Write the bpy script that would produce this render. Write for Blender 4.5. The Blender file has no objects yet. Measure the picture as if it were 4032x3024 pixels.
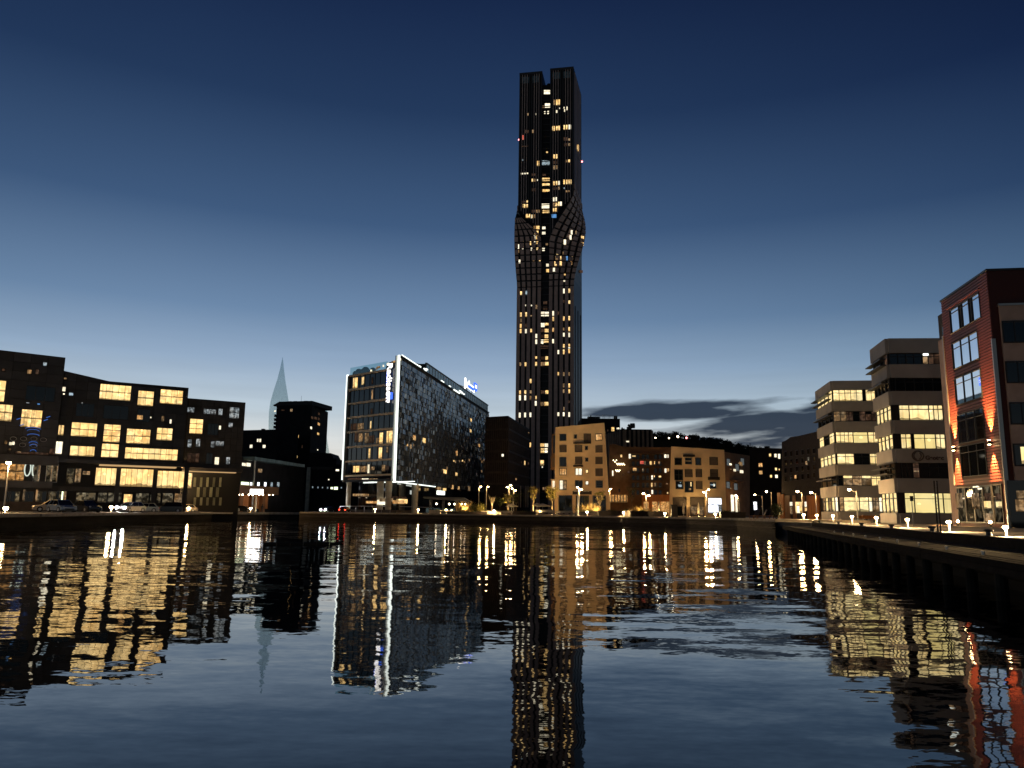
import bpy, math, random
import numpy as np
from mathutils import Vector, Matrix
from mathutils.bvhtree import BVHTree
random.seed(7)
S = bpy.context.scene
COL = S.collection
# ------------------------------------------------------------------ camera
FX, PHI, HC = 3050.0, 0.0127, 2.0                    # focal length in photo pixels, roll, eye height above the water
TH = math.atan((2018 - 1512) / FX)                   # pitch up
FW = Vector((0, math.cos(TH), math.sin(TH))); R0 = Vector((1, 0, 0)); U0 = Vector((0, -math.sin(TH), math.cos(TH)))
RT = math.cos(PHI) * R0 + math.sin(PHI) * U0; UP = -math.sin(PHI) * R0 + math.cos(PHI) * U0
CP = Vector((0, 0, HC))
cam = bpy.data.cameras.new('camera'); co = bpy.data.objects.new('camera', cam); COL.objects.link(co)
cam.sensor_width = 36; cam.sensor_fit = 'HORIZONTAL'; cam.lens = 36 * FX / 4032; cam.clip_start = .1; cam.clip_end = 12000
m = Matrix.Identity(4)
for i in range(3): m[i][0] = RT[i]; m[i][1] = UP[i]; m[i][2] = -FW[i]
m.translation = CP; co.matrix_world = m; S.camera = co
# ------------------------------------------------------------------ sky, exposure
def s2l(c): return tuple(((x / 255 + .055) / 1.055) ** 2.4 if x > 10 else x / 255 / 12.92 for x in c)
W = bpy.data.worlds.new('World'); S.world = W; W.use_nodes = True
def make_world():
    t = W.node_tree; N = t.nodes; L = t.links; N.clear()
    def nd(k, **p):
        n = N.new(k)
        for a, v in p.items(): setattr(n, a, v)
        return n
    def mth(op, a, b=None, c=None, clamp=False):
        n = nd('ShaderNodeMath', operation=op, use_clamp=clamp)
        for i, x in enumerate((a, b, c)):
            if x is None: continue
            if isinstance(x, (int, float)): n.inputs[i].default_value = x
            else: L.new(x, n.inputs[i])
        return n.outputs[0]
    out = nd('ShaderNodeOutputWorld'); bg = nd('ShaderNodeBackground'); tc = nd('ShaderNodeTexCoord')
    sep = nd('ShaderNodeSeparateXYZ'); L.new(tc.outputs['Generated'], sep.inputs[0])
    x, y, z = sep.outputs
    el = mth('MULTIPLY', mth('ARCSINE', z), 180 / math.pi)                 # elevation, degrees
    az = mth('MULTIPLY', mth('ARCTAN2', x, y), 180 / math.pi)              # azimuth from the view axis, degrees
    fac = mth('DIVIDE', el, 60, clamp=True)
    def ramp(stops):
        r = nd('ShaderNodeValToRGB'); cr = r.color_ramp
        while len(cr.elements) > 1: cr.elements.remove(cr.elements[-1])
        for i, (e, c) in enumerate(stops):
            q = cr.elements[0] if i == 0 else cr.elements.new(e / 60)
            q.position = e / 60; q.color = (*s2l(c), 1)
        L.new(fac, r.inputs[0]); return r.outputs[0]
    glow = ramp([(0, (244, 232, 210)), (3, (232, 227, 217)), (5.3, (213, 218, 219)), (7, (187, 202, 213)), (10.4, (147, 170, 196)), (14, (108, 136, 169)),
                 (20.6, (63, 90, 126)), (28.5, (35, 57, 91)), (36, (22, 39, 72)), (60, (8, 18, 42))])
    away = ramp([(0, (214, 220, 216)), (4, (192, 204, 207)), (7, (143, 166, 181)), (10.4, (104, 134, 160)), (14, (68, 97, 128)), (20.6, (35, 58, 92)),
                 (28.5, (15, 31, 64)), (36, (7, 16, 42)), (60, (4, 8, 24))])
    h = mth('SQRT', mth('ADD', mth('MULTIPLY', x, x), mth('MULTIPLY', y, y)))
    sx, sy = math.sin(math.radians(-13)), math.cos(math.radians(-13))      # the afterglow stands a little left of the view axis
    cosd = mth('DIVIDE', mth('ADD', mth('MULTIPLY', x, sx), mth('MULTIPLY', y, sy)), h)
    wgt = mth('DIVIDE', mth('SUBTRACT', cosd, .58), .40, clamp=True)
    mx = nd('ShaderNodeMix', data_type='RGBA'); L.new(wgt, mx.inputs[0]); L.new(away, mx.inputs[6]); L.new(glow, mx.inputs[7])
    # the half of the sky away from the afterglow sinks into the earth's shadow
    dk = mth('DIVIDE', mth('ADD', cosd, .75), 1.33, clamp=True)
    dk = mth('ADD', .38, mth('MULTIPLY', dk, .62))
    bs = nd('ShaderNodeVectorMath', operation='SCALE'); L.new(mx.outputs[2], bs.inputs[0]); L.new(dk, bs.inputs['Scale'])
    base = bs.outputs[0]
    # long dark cloud banks low over the hill
    cv = nd('ShaderNodeCombineXYZ'); L.new(mth('MULTIPLY', az, .11), cv.inputs[0]); L.new(mth('ADD', mth('MULTIPLY', el, .62), mth('MULTIPLY', az, -.03)), cv.inputs[1])
    nz = nd('ShaderNodeTexNoise'); nz.inputs['Scale'].default_value = 1.5; nz.inputs['Detail'].default_value = 6; L.new(cv.outputs[0], nz.inputs[0])
    n0 = mth('SUBTRACT', nz.outputs[0], .5)
    dens = None
    for a0, e0, wa, we, k in ((11.5, 7.6, 7.0, .5, .04), (13.5, 7.3, 5.0, .62, .02), (17.5, 6.3, 5.8, .9, .06), (21, 5.9, 5.4, 1.4, .05), (23.5, 7.1, 4.0, 1.0, .1), (24, 3.9, 4, .5, .1), (30, 5, 9, 1.2, .05), (13.8, 5.35, 1.8, .2, .03)):
        da = mth('DIVIDE', mth('SUBTRACT', az, a0), wa)
        de = mth('DIVIDE', mth('SUBTRACT', mth('SUBTRACT', el, e0), mth('MULTIPLY', mth('SUBTRACT', az, a0), k)), we)
        d = mth('SQRT', mth('ADD', mth('MULTIPLY', da, da), mth('MULTIPLY', de, de)))
        d = mth('ADD', d, mth('MULTIPLY', n0, 2.1))
        q = mth('DIVIDE', mth('SUBTRACT', 1.25, d), .6, clamp=True)
        dens = q if dens is None else mth('MAXIMUM', dens, q)
    dens = mth('MULTIPLY', mth('SMOOTH_MIN', dens, 1.0, .1), .97)
    mc = nd('ShaderNodeMix', data_type='RGBA'); L.new(dens, mc.inputs[0]); L.new(base, mc.inputs[6]); mc.inputs[7].default_value = (*s2l((34, 48, 67)), 1)
    # thin streaks and a slight unevenness
    nz2 = nd('ShaderNodeTexNoise'); nz2.inputs['Scale'].default_value = 2.2; nz2.inputs['Detail'].default_value = 4
    cv2 = nd('ShaderNodeCombineXYZ'); L.new(mth('MULTIPLY', az, .035), cv2.inputs[0]); L.new(mth('MULTIPLY', el, .5), cv2.inputs[1]); L.new(cv2.outputs[0], nz2.inputs[0])
    low = mth('DIVIDE', mth('SUBTRACT', 14, el), 10, clamp=True)
    k2 = mth('ADD', 1, mth('MULTIPLY', mth('MULTIPLY', mth('SUBTRACT', nz2.outputs[0], .5), low), .38))
    hv = nd('ShaderNodeVectorMath', operation='SCALE'); L.new(mc.outputs[2], hv.inputs[0]); L.new(k2, hv.inputs['Scale'])
    # physical twilight sky of the same sun adds its own blue
    sky = nd('ShaderNodeTexSky', sky_type='NISHITA', sun_disc=False, sun_elevation=math.radians(-4), sun_rotation=math.radians(-13))
    sk = nd('ShaderNodeVectorMath', operation='SCALE'); L.new(sky.outputs[0], sk.inputs[0]); sk.inputs['Scale'].default_value = .015
    ad = nd('ShaderNodeVectorMath', operation='ADD'); L.new(hv.outputs[0], ad.inputs[0]); L.new(sk.outputs[0], ad.inputs[1])
    L.new(ad.outputs[0], bg.inputs[0]); bg.inputs[1].default_value = 1.0
    L.new(bg.outputs[0], out.inputs[0])
make_world()
S.view_settings.view_transform = 'Standard'; S.view_settings.look = 'None'; S.view_settings.exposure = 0; S.view_settings.gamma = 1
S.cycles.use_denoising = True; S.cycles.max_bounces = 6; S.cycles.glossy_bounces = 4; S.cycles.diffuse_bounces = 2; S.cycles.transparent_max_bounces = 8
S.cycles.sample_clamp_indirect = 4; S.cycles.use_adaptive_sampling = False; S.cycles.caustics_reflective = False; S.cycles.caustics_refractive = False
# ------------------------------------------------------------------ pixel <-> place (places are found on real planes)
def ray(x, y): return FW * FX + RT * (x - 2016) - UP * (y - 1512)
def P(x, y, Y): d = ray(x, y); return CP + d * (Y / d.y)
def G(x, y, z): d = ray(x, y); return CP + d * ((z - HC) / d.z)
ZM = dict(A=(0, 1360, .3014), B=(0, 1300, .4824), B2=(480, 1300, .4824), T1=(1980, 240, .3133), T2=(1980, 740, .3015), T3=(1980, 1200, .3133), H=(1300, 1350, .44),
          M=(1850, 1550, .3315), N=(2350, 1550, .3617), C=(2260, 1620, .199), W=(3050, 1300, .5124), R=(3400, 1050, .6632), Q=(2840, 1700, .229), D=(940, 1350, .4519),
          G0=(0, 1780, .1929), G1=(400, 1780, .1929), G2=(800, 1780, .1929), G3=(1200, 1780, .1929), G4=(1600, 1780, .1929), G5=(2000, 1780, .1929), G6=(2380, 1780, .1929), G7=(2740, 1780, .1929),
          E0=(3040, 1880, .229), E1=(3532, 1880, .229))
def zz(k, *a):
    x0, y0, s = ZM[k]; return tuple((x0 if i % 2 == 0 else y0) + s * v for i, v in enumerate(a))
# ------------------------------------------------------------------ materials
MAT = {}
def _nt(name):
    mt = bpy.data.materials.new(name); mt.use_nodes = True; t = mt.node_tree; t.nodes.clear(); return mt, t
def mat(name, col, rough=.6, metal=0., spec=.5, ns=0, na=0., rnd=0., bump=0., stretch=(1, 1, 1), trans=0.):
    mt, t = _nt(name); N, L = t.nodes, t.links
    o = N.new('ShaderNodeOutputMaterial'); b = N.new('ShaderNodeBsdfPrincipled'); L.new(b.outputs[0], o.inputs[0])
    b.inputs['Roughness'].default_value = rough; b.inputs['Metallic'].default_value = metal; b.inputs['Specular IOR Level'].default_value = spec
    b.inputs['Base Color'].default_value = (*col, 1)
    if ns or rnd:
        k = None
        if ns:
            g = N.new('ShaderNodeNewGeometry'); mp = N.new('ShaderNodeMapping'); mp.inputs['Scale'].default_value = stretch; L.new(g.outputs['Position'], mp.inputs[0])
            nz = N.new('ShaderNodeTexNoise'); nz.inputs['Scale'].default_value = ns; nz.inputs['Detail'].default_value = 5; L.new(mp.outputs[0], nz.inputs[0])
            mr = N.new('ShaderNodeMapRange'); mr.inputs[1].default_value = .3; mr.inputs[2].default_value = .7; mr.inputs[3].default_value = 1 - na; mr.inputs[4].default_value = 1 + na
            L.new(nz.outputs[0], mr.inputs[0]); k = mr.outputs[0]
            if bump:
                bp = N.new('ShaderNodeBump'); bp.inputs['Strength'].default_value = bump; bp.inputs['Distance'].default_value = .05; L.new(nz.outputs[0], bp.inputs['Height']); L.new(bp.outputs[0], b.inputs['Normal'])
        if rnd:
            oi = N.new('ShaderNodeObjectInfo'); mr = N.new('ShaderNodeMapRange'); mr.inputs[3].default_value = 1 - rnd; mr.inputs[4].default_value = 1 + rnd
            L.new(oi.outputs['Random'], mr.inputs[0])
            if k is None: k = mr.outputs[0]
            else:
                mm = N.new('ShaderNodeMath'); mm.operation = 'MULTIPLY'; L.new(k, mm.inputs[0]); L.new(mr.outputs[0], mm.inputs[1]); k = mm.outputs[0]
        sc = N.new('ShaderNodeVectorMath'); sc.operation = 'SCALE'; sc.inputs[0].default_value = col; L.new(k, sc.inputs['Scale']); L.new(sc.outputs[0], b.inputs['Base Color'])
    MAT[name] = mt; return mt
def lit(name, c1, c2, s, ns=.7, clutter=.25, rnd=.12, lo=.62, gloss=True):
    """a lit room seen through its window: two tones of lamp light, lighter and darker patches, furniture along the foot"""
    mt, t = _nt(name); N, L = t.nodes, t.links
    o = N.new('ShaderNodeOutputMaterial'); e = N.new('ShaderNodeEmission')
    g = N.new('ShaderNodeNewGeometry'); nz = N.new('ShaderNodeTexNoise'); nz.inputs['Scale'].default_value = ns; nz.inputs['Detail'].default_value = 3; L.new(g.outputs['Position'], nz.inputs[0])
    mx = N.new('ShaderNodeMix'); mx.data_type = 'RGBA'; mx.inputs[6].default_value = (*c1, 1); mx.inputs[7].default_value = (*c2, 1)
    mr0 = N.new('ShaderNodeMapRange'); mr0.inputs[1].default_value = .35; mr0.inputs[2].default_value = .65; L.new(nz.outputs[0], mr0.inputs[0]); L.new(mr0.outputs[0], mx.inputs[0])
    n2 = N.new('ShaderNodeTexNoise'); n2.inputs['Scale'].default_value = ns * 2.7; n2.inputs['Detail'].default_value = 2; L.new(g.outputs['Position'], n2.inputs[0])
    mr = N.new('ShaderNodeMapRange'); mr.inputs[1].default_value = .45; mr.inputs[2].default_value = .56; mr.inputs[3].default_value = lo; mr.inputs[4].default_value = 1.0; L.new(n2.outputs[0], mr.inputs[0])
    tc = N.new('ShaderNodeTexCoord'); sp = N.new('ShaderNodeSeparateXYZ'); L.new(tc.outputs['Generated'], sp.inputs[0])
    n3 = N.new('ShaderNodeTexVoronoi'); n3.inputs['Scale'].default_value = 1.1; L.new(g.outputs['Position'], n3.inputs[0])
    ml = N.new('ShaderNodeMath'); ml.operation = 'MULTIPLY'; ml.inputs[1].default_value = clutter; L.new(n3.outputs['Distance'], ml.inputs[0])
    gt = N.new('ShaderNodeMapRange'); gt.inputs[1].default_value = -.02; gt.inputs[2].default_value = .02; gt.inputs[3].default_value = .3; gt.inputs[4].default_value = 1
    sb = N.new('ShaderNodeMath'); sb.operation = 'SUBTRACT'; L.new(sp.outputs[2], sb.inputs[0]); L.new(ml.outputs[0], sb.inputs[1]); L.new(sb.outputs[0], gt.inputs[0])
    oi = N.new('ShaderNodeObjectInfo'); m2 = N.new('ShaderNodeMapRange'); m2.inputs[3].default_value = s * (1 - rnd); m2.inputs[4].default_value = s * (1 + rnd); L.new(oi.outputs['Random'], m2.inputs[0])
    a = N.new('ShaderNodeMath'); a.operation = 'MULTIPLY'; L.new(mr.outputs[0], a.inputs[0]); L.new(gt.outputs[0], a.inputs[1])
    b = N.new('ShaderNodeMath'); b.operation = 'MULTIPLY'; L.new(a.outputs[0], b.inputs[0]); L.new(m2.outputs[0], b.inputs[1])
    # curtains and partitions as upright streaks, ceiling lamps as bright spots near the head
    mp = N.new('ShaderNodeMapping'); mp.inputs['Scale'].default_value = (2.6, 2.6, .12); L.new(g.outputs['Position'], mp.inputs[0])
    n4 = N.new('ShaderNodeTexNoise'); n4.inputs['Scale'].default_value = 1.0; n4.inputs['Detail'].default_value = 2; L.new(mp.outputs[0], n4.inputs[0])
    st = N.new('ShaderNodeMapRange'); st.inputs[1].default_value = .36; st.inputs[2].default_value = .46; st.inputs[3].default_value = .9 if lo > .85 else .76 if lo > .7 else .6; st.inputs[4].default_value = 1.0; L.new(n4.outputs[0], st.inputs[0])
    vz = N.new('ShaderNodeTexVoronoi'); vz.inputs['Scale'].default_value = .9; L.new(g.outputs['Position'], vz.inputs[0])
    sp1 = N.new('ShaderNodeMath'); sp1.operation = 'LESS_THAN'; sp1.inputs[1].default_value = .22; L.new(vz.outputs['Distance'], sp1.inputs[0])
    hi = N.new('ShaderNodeMath'); hi.operation = 'GREATER_THAN'; hi.inputs[1].default_value = .6; L.new(sp.outputs[2], hi.inputs[0])
    sp2 = N.new('ShaderNodeMath'); sp2.operation = 'MULTIPLY'; L.new(sp1.outputs[0], sp2.inputs[0]); L.new(hi.outputs[0], sp2.inputs[1])
    sp3 = N.new('ShaderNodeMath'); sp3.operation = 'MULTIPLY_ADD'; sp3.inputs[1].default_value = .7; sp3.inputs[2].default_value = 1.0; L.new(sp2.outputs[0], sp3.inputs[0])
    b2 = N.new('ShaderNodeMath'); b2.operation = 'MULTIPLY'; L.new(st.outputs[0], b2.inputs[0]); L.new(sp3.outputs[0], b2.inputs[1])
    b3 = N.new('ShaderNodeMath'); b3.operation = 'MULTIPLY'; L.new(b.outputs[0], b3.inputs[0]); L.new(b2.outputs[0], b3.inputs[1]); b = b3
    L.new(mx.outputs[2], e.inputs[0]); L.new(b.outputs[0], e.inputs[1]); L.new(e.outputs[0], o.inputs[0])
    MAT[name] = mt; return mt
def emit(name, col, s):
    mt, t = _nt(name); N, L = t.nodes, t.links
    o = N.new('ShaderNodeOutputMaterial'); e = N.new('ShaderNodeEmission'); e.inputs[0].default_value = (*col, 1); e.inputs[1].default_value = s; L.new(e.outputs[0], o.inputs[0])
    MAT[name] = mt; return mt
def make_water():
    mt, t = _nt('harbour_water'); N, L = t.nodes, t.links
    o = N.new('ShaderNodeOutputMaterial'); b = N.new('ShaderNodeBsdfPrincipled'); L.new(b.outputs[0], o.inputs[0])
    b.inputs['Base Color'].default_value = (.002, .004, .006, 1); b.inputs['Roughness'].default_value = .018; b.inputs['IOR'].default_value = 1.33; b.inputs['Specular IOR Level'].default_value = .72
    g = N.new('ShaderNodeNewGeometry'); acc = None
    for sc, st, k in ((.16, (.7, 1.6, 1), .06), (.6, (.5, 1.5, 1), .075), (1.7, (.45, 1.3, 1), .062), (5., (.5, 1.2, 1), .046), (14., (.6, 1.2, 1), .03)):
        mp = N.new('ShaderNodeMapping'); mp.inputs['Scale'].default_value = st; mp.inputs['Rotation'].default_value = (0, 0, .25); L.new(g.outputs['Position'], mp.inputs[0])
        nz = N.new('ShaderNodeTexNoise'); nz.inputs['Scale'].default_value = sc; nz.inputs['Detail'].default_value = 1.5; L.new(mp.outputs[0], nz.inputs[0])
        sb = N.new('ShaderNodeVectorMath'); sb.operation = 'SUBTRACT'; L.new(nz.outputs['Color'], sb.inputs[0]); sb.inputs[1].default_value = (.5, .5, .5)
        ml = N.new('ShaderNodeVectorMath'); ml.operation = 'MULTIPLY'; L.new(sb.outputs[0], ml.inputs[0]); ml.inputs[1].default_value = (k * .5, k, 0)
        if acc is None: acc = ml.outputs[0]
        else:
            ad = N.new('ShaderNodeVectorMath'); ad.operation = 'ADD'; L.new(acc, ad.inputs[0]); L.new(ml.outputs[0], ad.inputs[1]); acc = ad.outputs[0]
    # gusts: calm and ruffled patches
    n5 = N.new('ShaderNodeTexNoise'); n5.inputs['Scale'].default_value = .035; n5.inputs['Detail'].default_value = 2; L.new(g.outputs['Position'], n5.inputs[0])
    mr = N.new('ShaderNodeMapRange'); mr.inputs[1].default_value = .35; mr.inputs[2].default_value = .65; mr.inputs[3].default_value = .45; mr.inputs[4].default_value = 1.25; L.new(n5.outputs[0], mr.inputs[0])
    sc = N.new('ShaderNodeVectorMath'); sc.operation = 'SCALE'; L.new(acc, sc.inputs[0]); L.new(mr.outputs[0], sc.inputs['Scale'])
    ad = N.new('ShaderNodeVectorMath'); ad.operation = 'ADD'; L.new(sc.outputs[0], ad.inputs[0]); ad.inputs[1].default_value = (0, 0, 1)
    nm = N.new('ShaderNodeVectorMath'); nm.operation = 'NORMALIZE'; L.new(ad.outputs[0], nm.inputs[0]); L.new(nm.outputs[0], b.inputs['Normal'])
    MAT['water'] = mt
make_water()
WARM1, WARM2 = (1.0, .58, .19), (1.0, .70, .31)
lit('warm', WARM1, WARM2, 1.6, .45)
lit('warm_big', (1.0, .61, .21), (1.0, .71, .31), 1.6, .35, .22, .06, .74)
lit('office', (1.0, .70, .27), (1.0, .80, .40), 1.35, .5, .3, .06, .8)
lit('office_bright', (1.0, .76, .26), (1.0, .82, .36), .98, .2, .05, .03, .92)
lit('orange', (1.0, .46, .14), (1.0, .62, .26), .95, .8, .1, .25, .5)
lit('dim', (1.0, .55, .22), (1.0, .7, .4), .36, .8, .2, .4, .4)
lit('faint', (1.0, .5, .28), (1.0, .6, .4), .07, .9, .2, .5, .4)
lit('cool', (.62, .85, 1.0), (.8, .95, 1.0), .55, .9, .25, .3, .4)
lit('pale', (.75, .88, .95), (.95, .95, .9), .42, .9, .3, .3, .3)
lit('cream', (1.0, .86, .58), (1.0, .92, .7), 1.5, .6, .1, .2, .8)
lit('red', (1.0, .12, .08), (1.0, .3, .2), .8, 1, 0, .1, .8)
lit('skyblue', (.12, .4, .9), (.2, .5, 1.0), .7, 1, 0, .1, .8)
lit('shop_white', (.85, .9, 1.0), (.95, .97, 1.0), 2.2, .5, .15, .1, .8)
lit('lobby', (1.0, .70, .34), (.9, .8, .55), .15, .6, .3, .5, .15)
lit('bistro', (1.0, .45, .12), (1.0, .55, .2), .7, .9, .35, .2, .45)
emit('led_white', (.93, 1.0, .92), 1.9); emit('led_sign', (1.0, .95, .88), 2.4); emit('sign_blue', (.06, .16, .9), 1.6); emit('bulb', (1.0, .66, .30), 75); emit('bulb_small', (1.0, .80, .52), 14); emit('bulb_cool', (.95, 1, .92), 14)
emit('headlight', (.95, .96, 1.0), 1400); emit('tail', (1.0, .04, .02), 9); emit('panel_white', (1, .98, .95), 9); emit('street', (1.0, .70, .34), 60); emit('blue_tube', (.1, .3, 1.0), .5); emit('neon', (.9, 1, .85), .8); emit('canopy_line', (1.0, .62, .28), .55); emit('uplight', (1.0, .72, .3), 60); emit('warning', (1.0, .25, .25), 6); emit('strip_green', (.88, 1, .62), 2.0); emit('festoon', (1, .85, .5), 6)
mat('clad_dark', (.022, .021, .023), .55, 0, .4, .8, .3, .45); mat('clad_backing', (.006, .006, .007), .8); mat('frame_dark', (.012, .012, .013), .5); mat('frame_wood', (.16, .07, .02), .5)
mat('glass_dark', (.006, .008, .010), .04, 0, .5); mat('glass_navy', (.010, .014, .024), .06, 0, .6); mat('mirror_glass', (.94, .97, 1.0), .02, 1.0)
mat('tile_glass', (.15, .168, .185), .2, .55, .5, 0, 0, .45); mat('parapet_glass', (.16, .24, .26), .25, .5, .5, .5, .3)
mat('hotel_band', (.60, .44, .27), .5, 0, .5, .5, .2); mat('steel', (.35, .34, .32), .35, .8); mat('black_metal', (.012, .012, .013), .4); mat('concrete', (.30, .28, .25), .85, 0, .3, 1.2, .25, 0, .3)
mat('column_stone', (.46, .42, .33), .7, 0, .3, .8, .25, .1); mat('quay_wall', (.03, .028, .026), .9, 0, .12, .5, .5, 0, .4, (.3, .3, 2)); mat('paving', (.34, .29, .23), .8, 0, .3, .9, .3, 0, .2); mat('road', (.06, .058, .055), .85, 0, .3, .6, .3)
mat('timber', (.06, .045, .034), .8, 0, .3, 2.2, .4, .3, .3, (.3, .3, 3)); mat('timber_pile', (.03, .027, .022), .95, 0, .08, 1.5, .4); mat('plank', (.013, .0105, .0085), .95, 0, .08, 3, .35, .35)
mat('tower_glass', (.005, .005, .006), .45, 0, .25, .3, .3); mat('tower_panel', (.42, .28, .235), .6, .0, .4, .6, .15, .15); mat('tower_fin', (.42, .31, .28), .4, .3); mat('tower_slab', (.02, .017, .018), .5)
mat('brick_dark', (.024, .019, .017), .8, 0, .3, 2, .35); mat('brick_band', (.06, .046, .04), .8, 0, .3, 1, .3)
mat('render_beige', (.72, .53, .32), .9, 0, .2, .35, .16, 0, .15); mat('render_brown', (.16, .09, .05), .9, 0, .2, .5, .3); mat('render_dark', (.03, .024, .022), .9, 0, .2, .5, .3); mat('night_wall', (.014, .013, .014), .9, 0, .2, .5, .3)
mat('office_band', (.30, .285, .275), .8, 0, .3, .5, .12, .05); mat('office_soffit', (.05, .045, .04), .7); mat('red_slat', (.115, .018, .010), .5, 0, .5, 1.2, .2); mat('red_back', (.05, .007, .005), .7); mat('pink_render', (.44, .31, .26), .9, 0, .2, .8, .15)
mat('blind', (.11, .085, .07), .8, 0, .3, 5, .2, .2, 0, (.2, .2, 3)); mat('door_wood', (.20, .085, .03), .6, 0, .3, 2, .3, .15, 0, (3, 3, .3)); mat('orange_wood', (.45, .17, .05), .7, 0, .3, 1.5, .3, .1, 0, (3, 3, .3))
mat('car_white', (.62, .62, .60), .25, 0, .6); mat('car_silver', (.38, .39, .40), .25, .6, .5); mat('car_black', (.01, .01, .012), .18, 0, .6); mat('car_beige', (.55, .46, .36), .3, 0, .6); mat('car_red', (.25, .02, .02), .25); mat('tyre', (.012, .012, .012), .9); mat('rim', (.4, .4, .42), .3, .8); mat('car_glass', (.008, .009, .011), .05)
mat('leaf_gold', (.30, .27, .07), .7, 0, .2, 3, .4); mat('leaf_dark', (.035, .05, .015), .7, 0, .2, 3, .4); mat('straw', (.48, .34, .13), .8, 0, .2, 3, .3); mat('bark', (.10, .075, .05), .9, 0, .2, 5, .3); mat('bark_pale', (.42, .33, .22), .9, 0, .2, 5, .3); mat('wood_far', (.006, .008, .006), .95); mat('parasol', (.62, .54, .40), .85, 0, .2, 2, .15); mat('planter_pale', (.50, .43, .33), .8, 0, .2, 2, .2)
mat('skin', (.4, .25, .18), .6); mat('cloth_dark', (.012, .012, .014), .9); mat('sign_dark', (.015, .008, .007), .6); mat('letter_grey', (.45, .40, .34), .6); mat('letter_dark', (.07, .05, .05), .6); mat('stone_bush', (.06, .06, .035), .9, 0, .2, 3, .5); mat('rooftop', (.02, .02, .021), .8); mat('hill', (.004, .005, .004), 1.0)
def make_spire_glass():
    mt, t = _nt('spire_glass'); N, L = t.nodes, t.links
    o = N.new('ShaderNodeOutputMaterial'); tr = N.new('ShaderNodeBsdfTransparent'); tr.inputs[0].default_value = (.93, .965, .965, 1); gl = N.new('ShaderNodeBsdfDiffuse'); gl.inputs[0].default_value = (.7, .78, .78, 1)
    mx = N.new('ShaderNodeMixShader'); mx.inputs[0].default_value = .12; L.new(tr.outputs[0], mx.inputs[1]); L.new(gl.outputs[0], mx.inputs[2]); L.new(mx.outputs[0], o.inputs[0]); MAT['spire_glass'] = mt
    mt, t = _nt('clear_glass'); N, L = t.nodes, t.links
    o = N.new('ShaderNodeOutputMaterial'); tr = N.new('ShaderNodeBsdfTransparent'); tr.inputs[0].default_value = (.78, .90, .90, 1); gl = N.new('ShaderNodeBsdfGlossy'); gl.inputs[0].default_value = (.7, .8, .8, 1); gl.inputs[1].default_value = .05
    mx = N.new('ShaderNodeMixShader'); mx.inputs[0].default_value = .15; L.new(tr.outputs[0], mx.inputs[1]); L.new(gl.outputs[0], mx.inputs[2]); L.new(mx.outputs[0], o.inputs[0]); MAT['clear_glass'] = mt
make_spire_glass()
# ------------------------------------------------------------------ mesh builder
class MB:
    def __init__(s): s.v = []; s.f = []
    def add(s, vs, fs):
        k = len(s.v); s.v += [tuple(v) for v in vs]; s.f += [tuple(i + k for i in f) for f in fs]; return s
    def hexa(s, p): return s.add(p, [(0, 3, 2, 1), (4, 5, 6, 7), (0, 1, 5, 4), (1, 2, 6, 5), (2, 3, 7, 6), (3, 0, 4, 7)])
    def box(s, x0, x1, y0, y1, z0, z1):
        return s.hexa([(x0, y0, z0), (x1, y0, z0), (x1, y1, z0), (x0, y1, z0), (x0, y0, z1), (x1, y0, z1), (x1, y1, z1), (x0, y1, z1)])
    def cyl(s, a, b, r0, r1=None, n=8):
        a, b = Vector(a), Vector(b); r1 = r0 if r1 is None else r1; d = (b - a).normalized()
        e = d.orthogonal().normalized(); g = d.cross(e); vs = []
        for c, r in ((a, r0), (b, r1)):
            for i in range(n): t = 2 * math.pi * i / n; vs.append(c + e * (r * math.cos(t)) + g * (r * math.sin(t)))
        return s.add(vs, [(i, (i + 1) % n, n + (i + 1) % n, n + i) for i in range(n)] + [tuple(range(n - 1, -1, -1)), tuple(range(n, 2 * n))])
    def lathe(s, prof, c=(0, 0, 0), n=12):
        vs = []; fs = []; c = Vector(c)
        for r, z in prof:
            for i in range(n): t = 2 * math.pi * i / n; vs.append(c + Vector((r * math.cos(t), r * math.sin(t), z)))
        for j in range(len(prof) - 1):
            for i in range(n): fs.append((j * n + i, j * n + (i + 1) % n, (j + 1) * n + (i + 1) % n, (j + 1) * n + i))
        fs.append(tuple(range(n - 1, -1, -1))); fs.append(tuple(range((len(prof) - 1) * n, len(prof) * n)))
        return s.add(vs, fs)
    def ball(s, c, r, n=10, rings=6, sq=1.):
        return s.lathe([(max(.001, r * math.sin(math.pi * j / rings)), -r * sq * math.cos(math.pi * j / rings)) for j in range(rings + 1)], c, n)
    def prism(s, poly, z0, z1):
        n = len(poly); z1 = z1 if isinstance(z1, (list, tuple)) else [z1] * n
        vs = [(p[0], p[1], z0) for p in poly] + [(p[0], p[1], z) for p, z in zip(poly, z1)]
        area = sum(poly[i][0] * poly[(i + 1) % n][1] - poly[(i + 1) % n][0] * poly[i][1] for i in range(n))
        fs = [tuple(range(n - 1, -1, -1)), tuple(range(n, 2 * n))] + [(i, (i + 1) % n, n + (i + 1) % n, n + i) for i in range(n)]
        if area < 0: fs = [f[::-1] for f in fs]
        return s.add(vs, fs)
    def mesh(s, name, mt, smooth=False):
        me = bpy.data.meshes.new(name); me.from_pydata(s.v, [], s.f); me.materials.append(MAT[mt])
        if smooth: me.polygons.foreach_set('use_smooth', [True] * len(me.polygons))
        return me
    def build(s, name, mt, parent=None, smooth=False, world=True):
        o = bpy.data.objects.new(name, s.mesh(name, mt, smooth)); COL.objects.link(o)
        if parent is not None: attach(o, parent, world)
        return o
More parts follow.
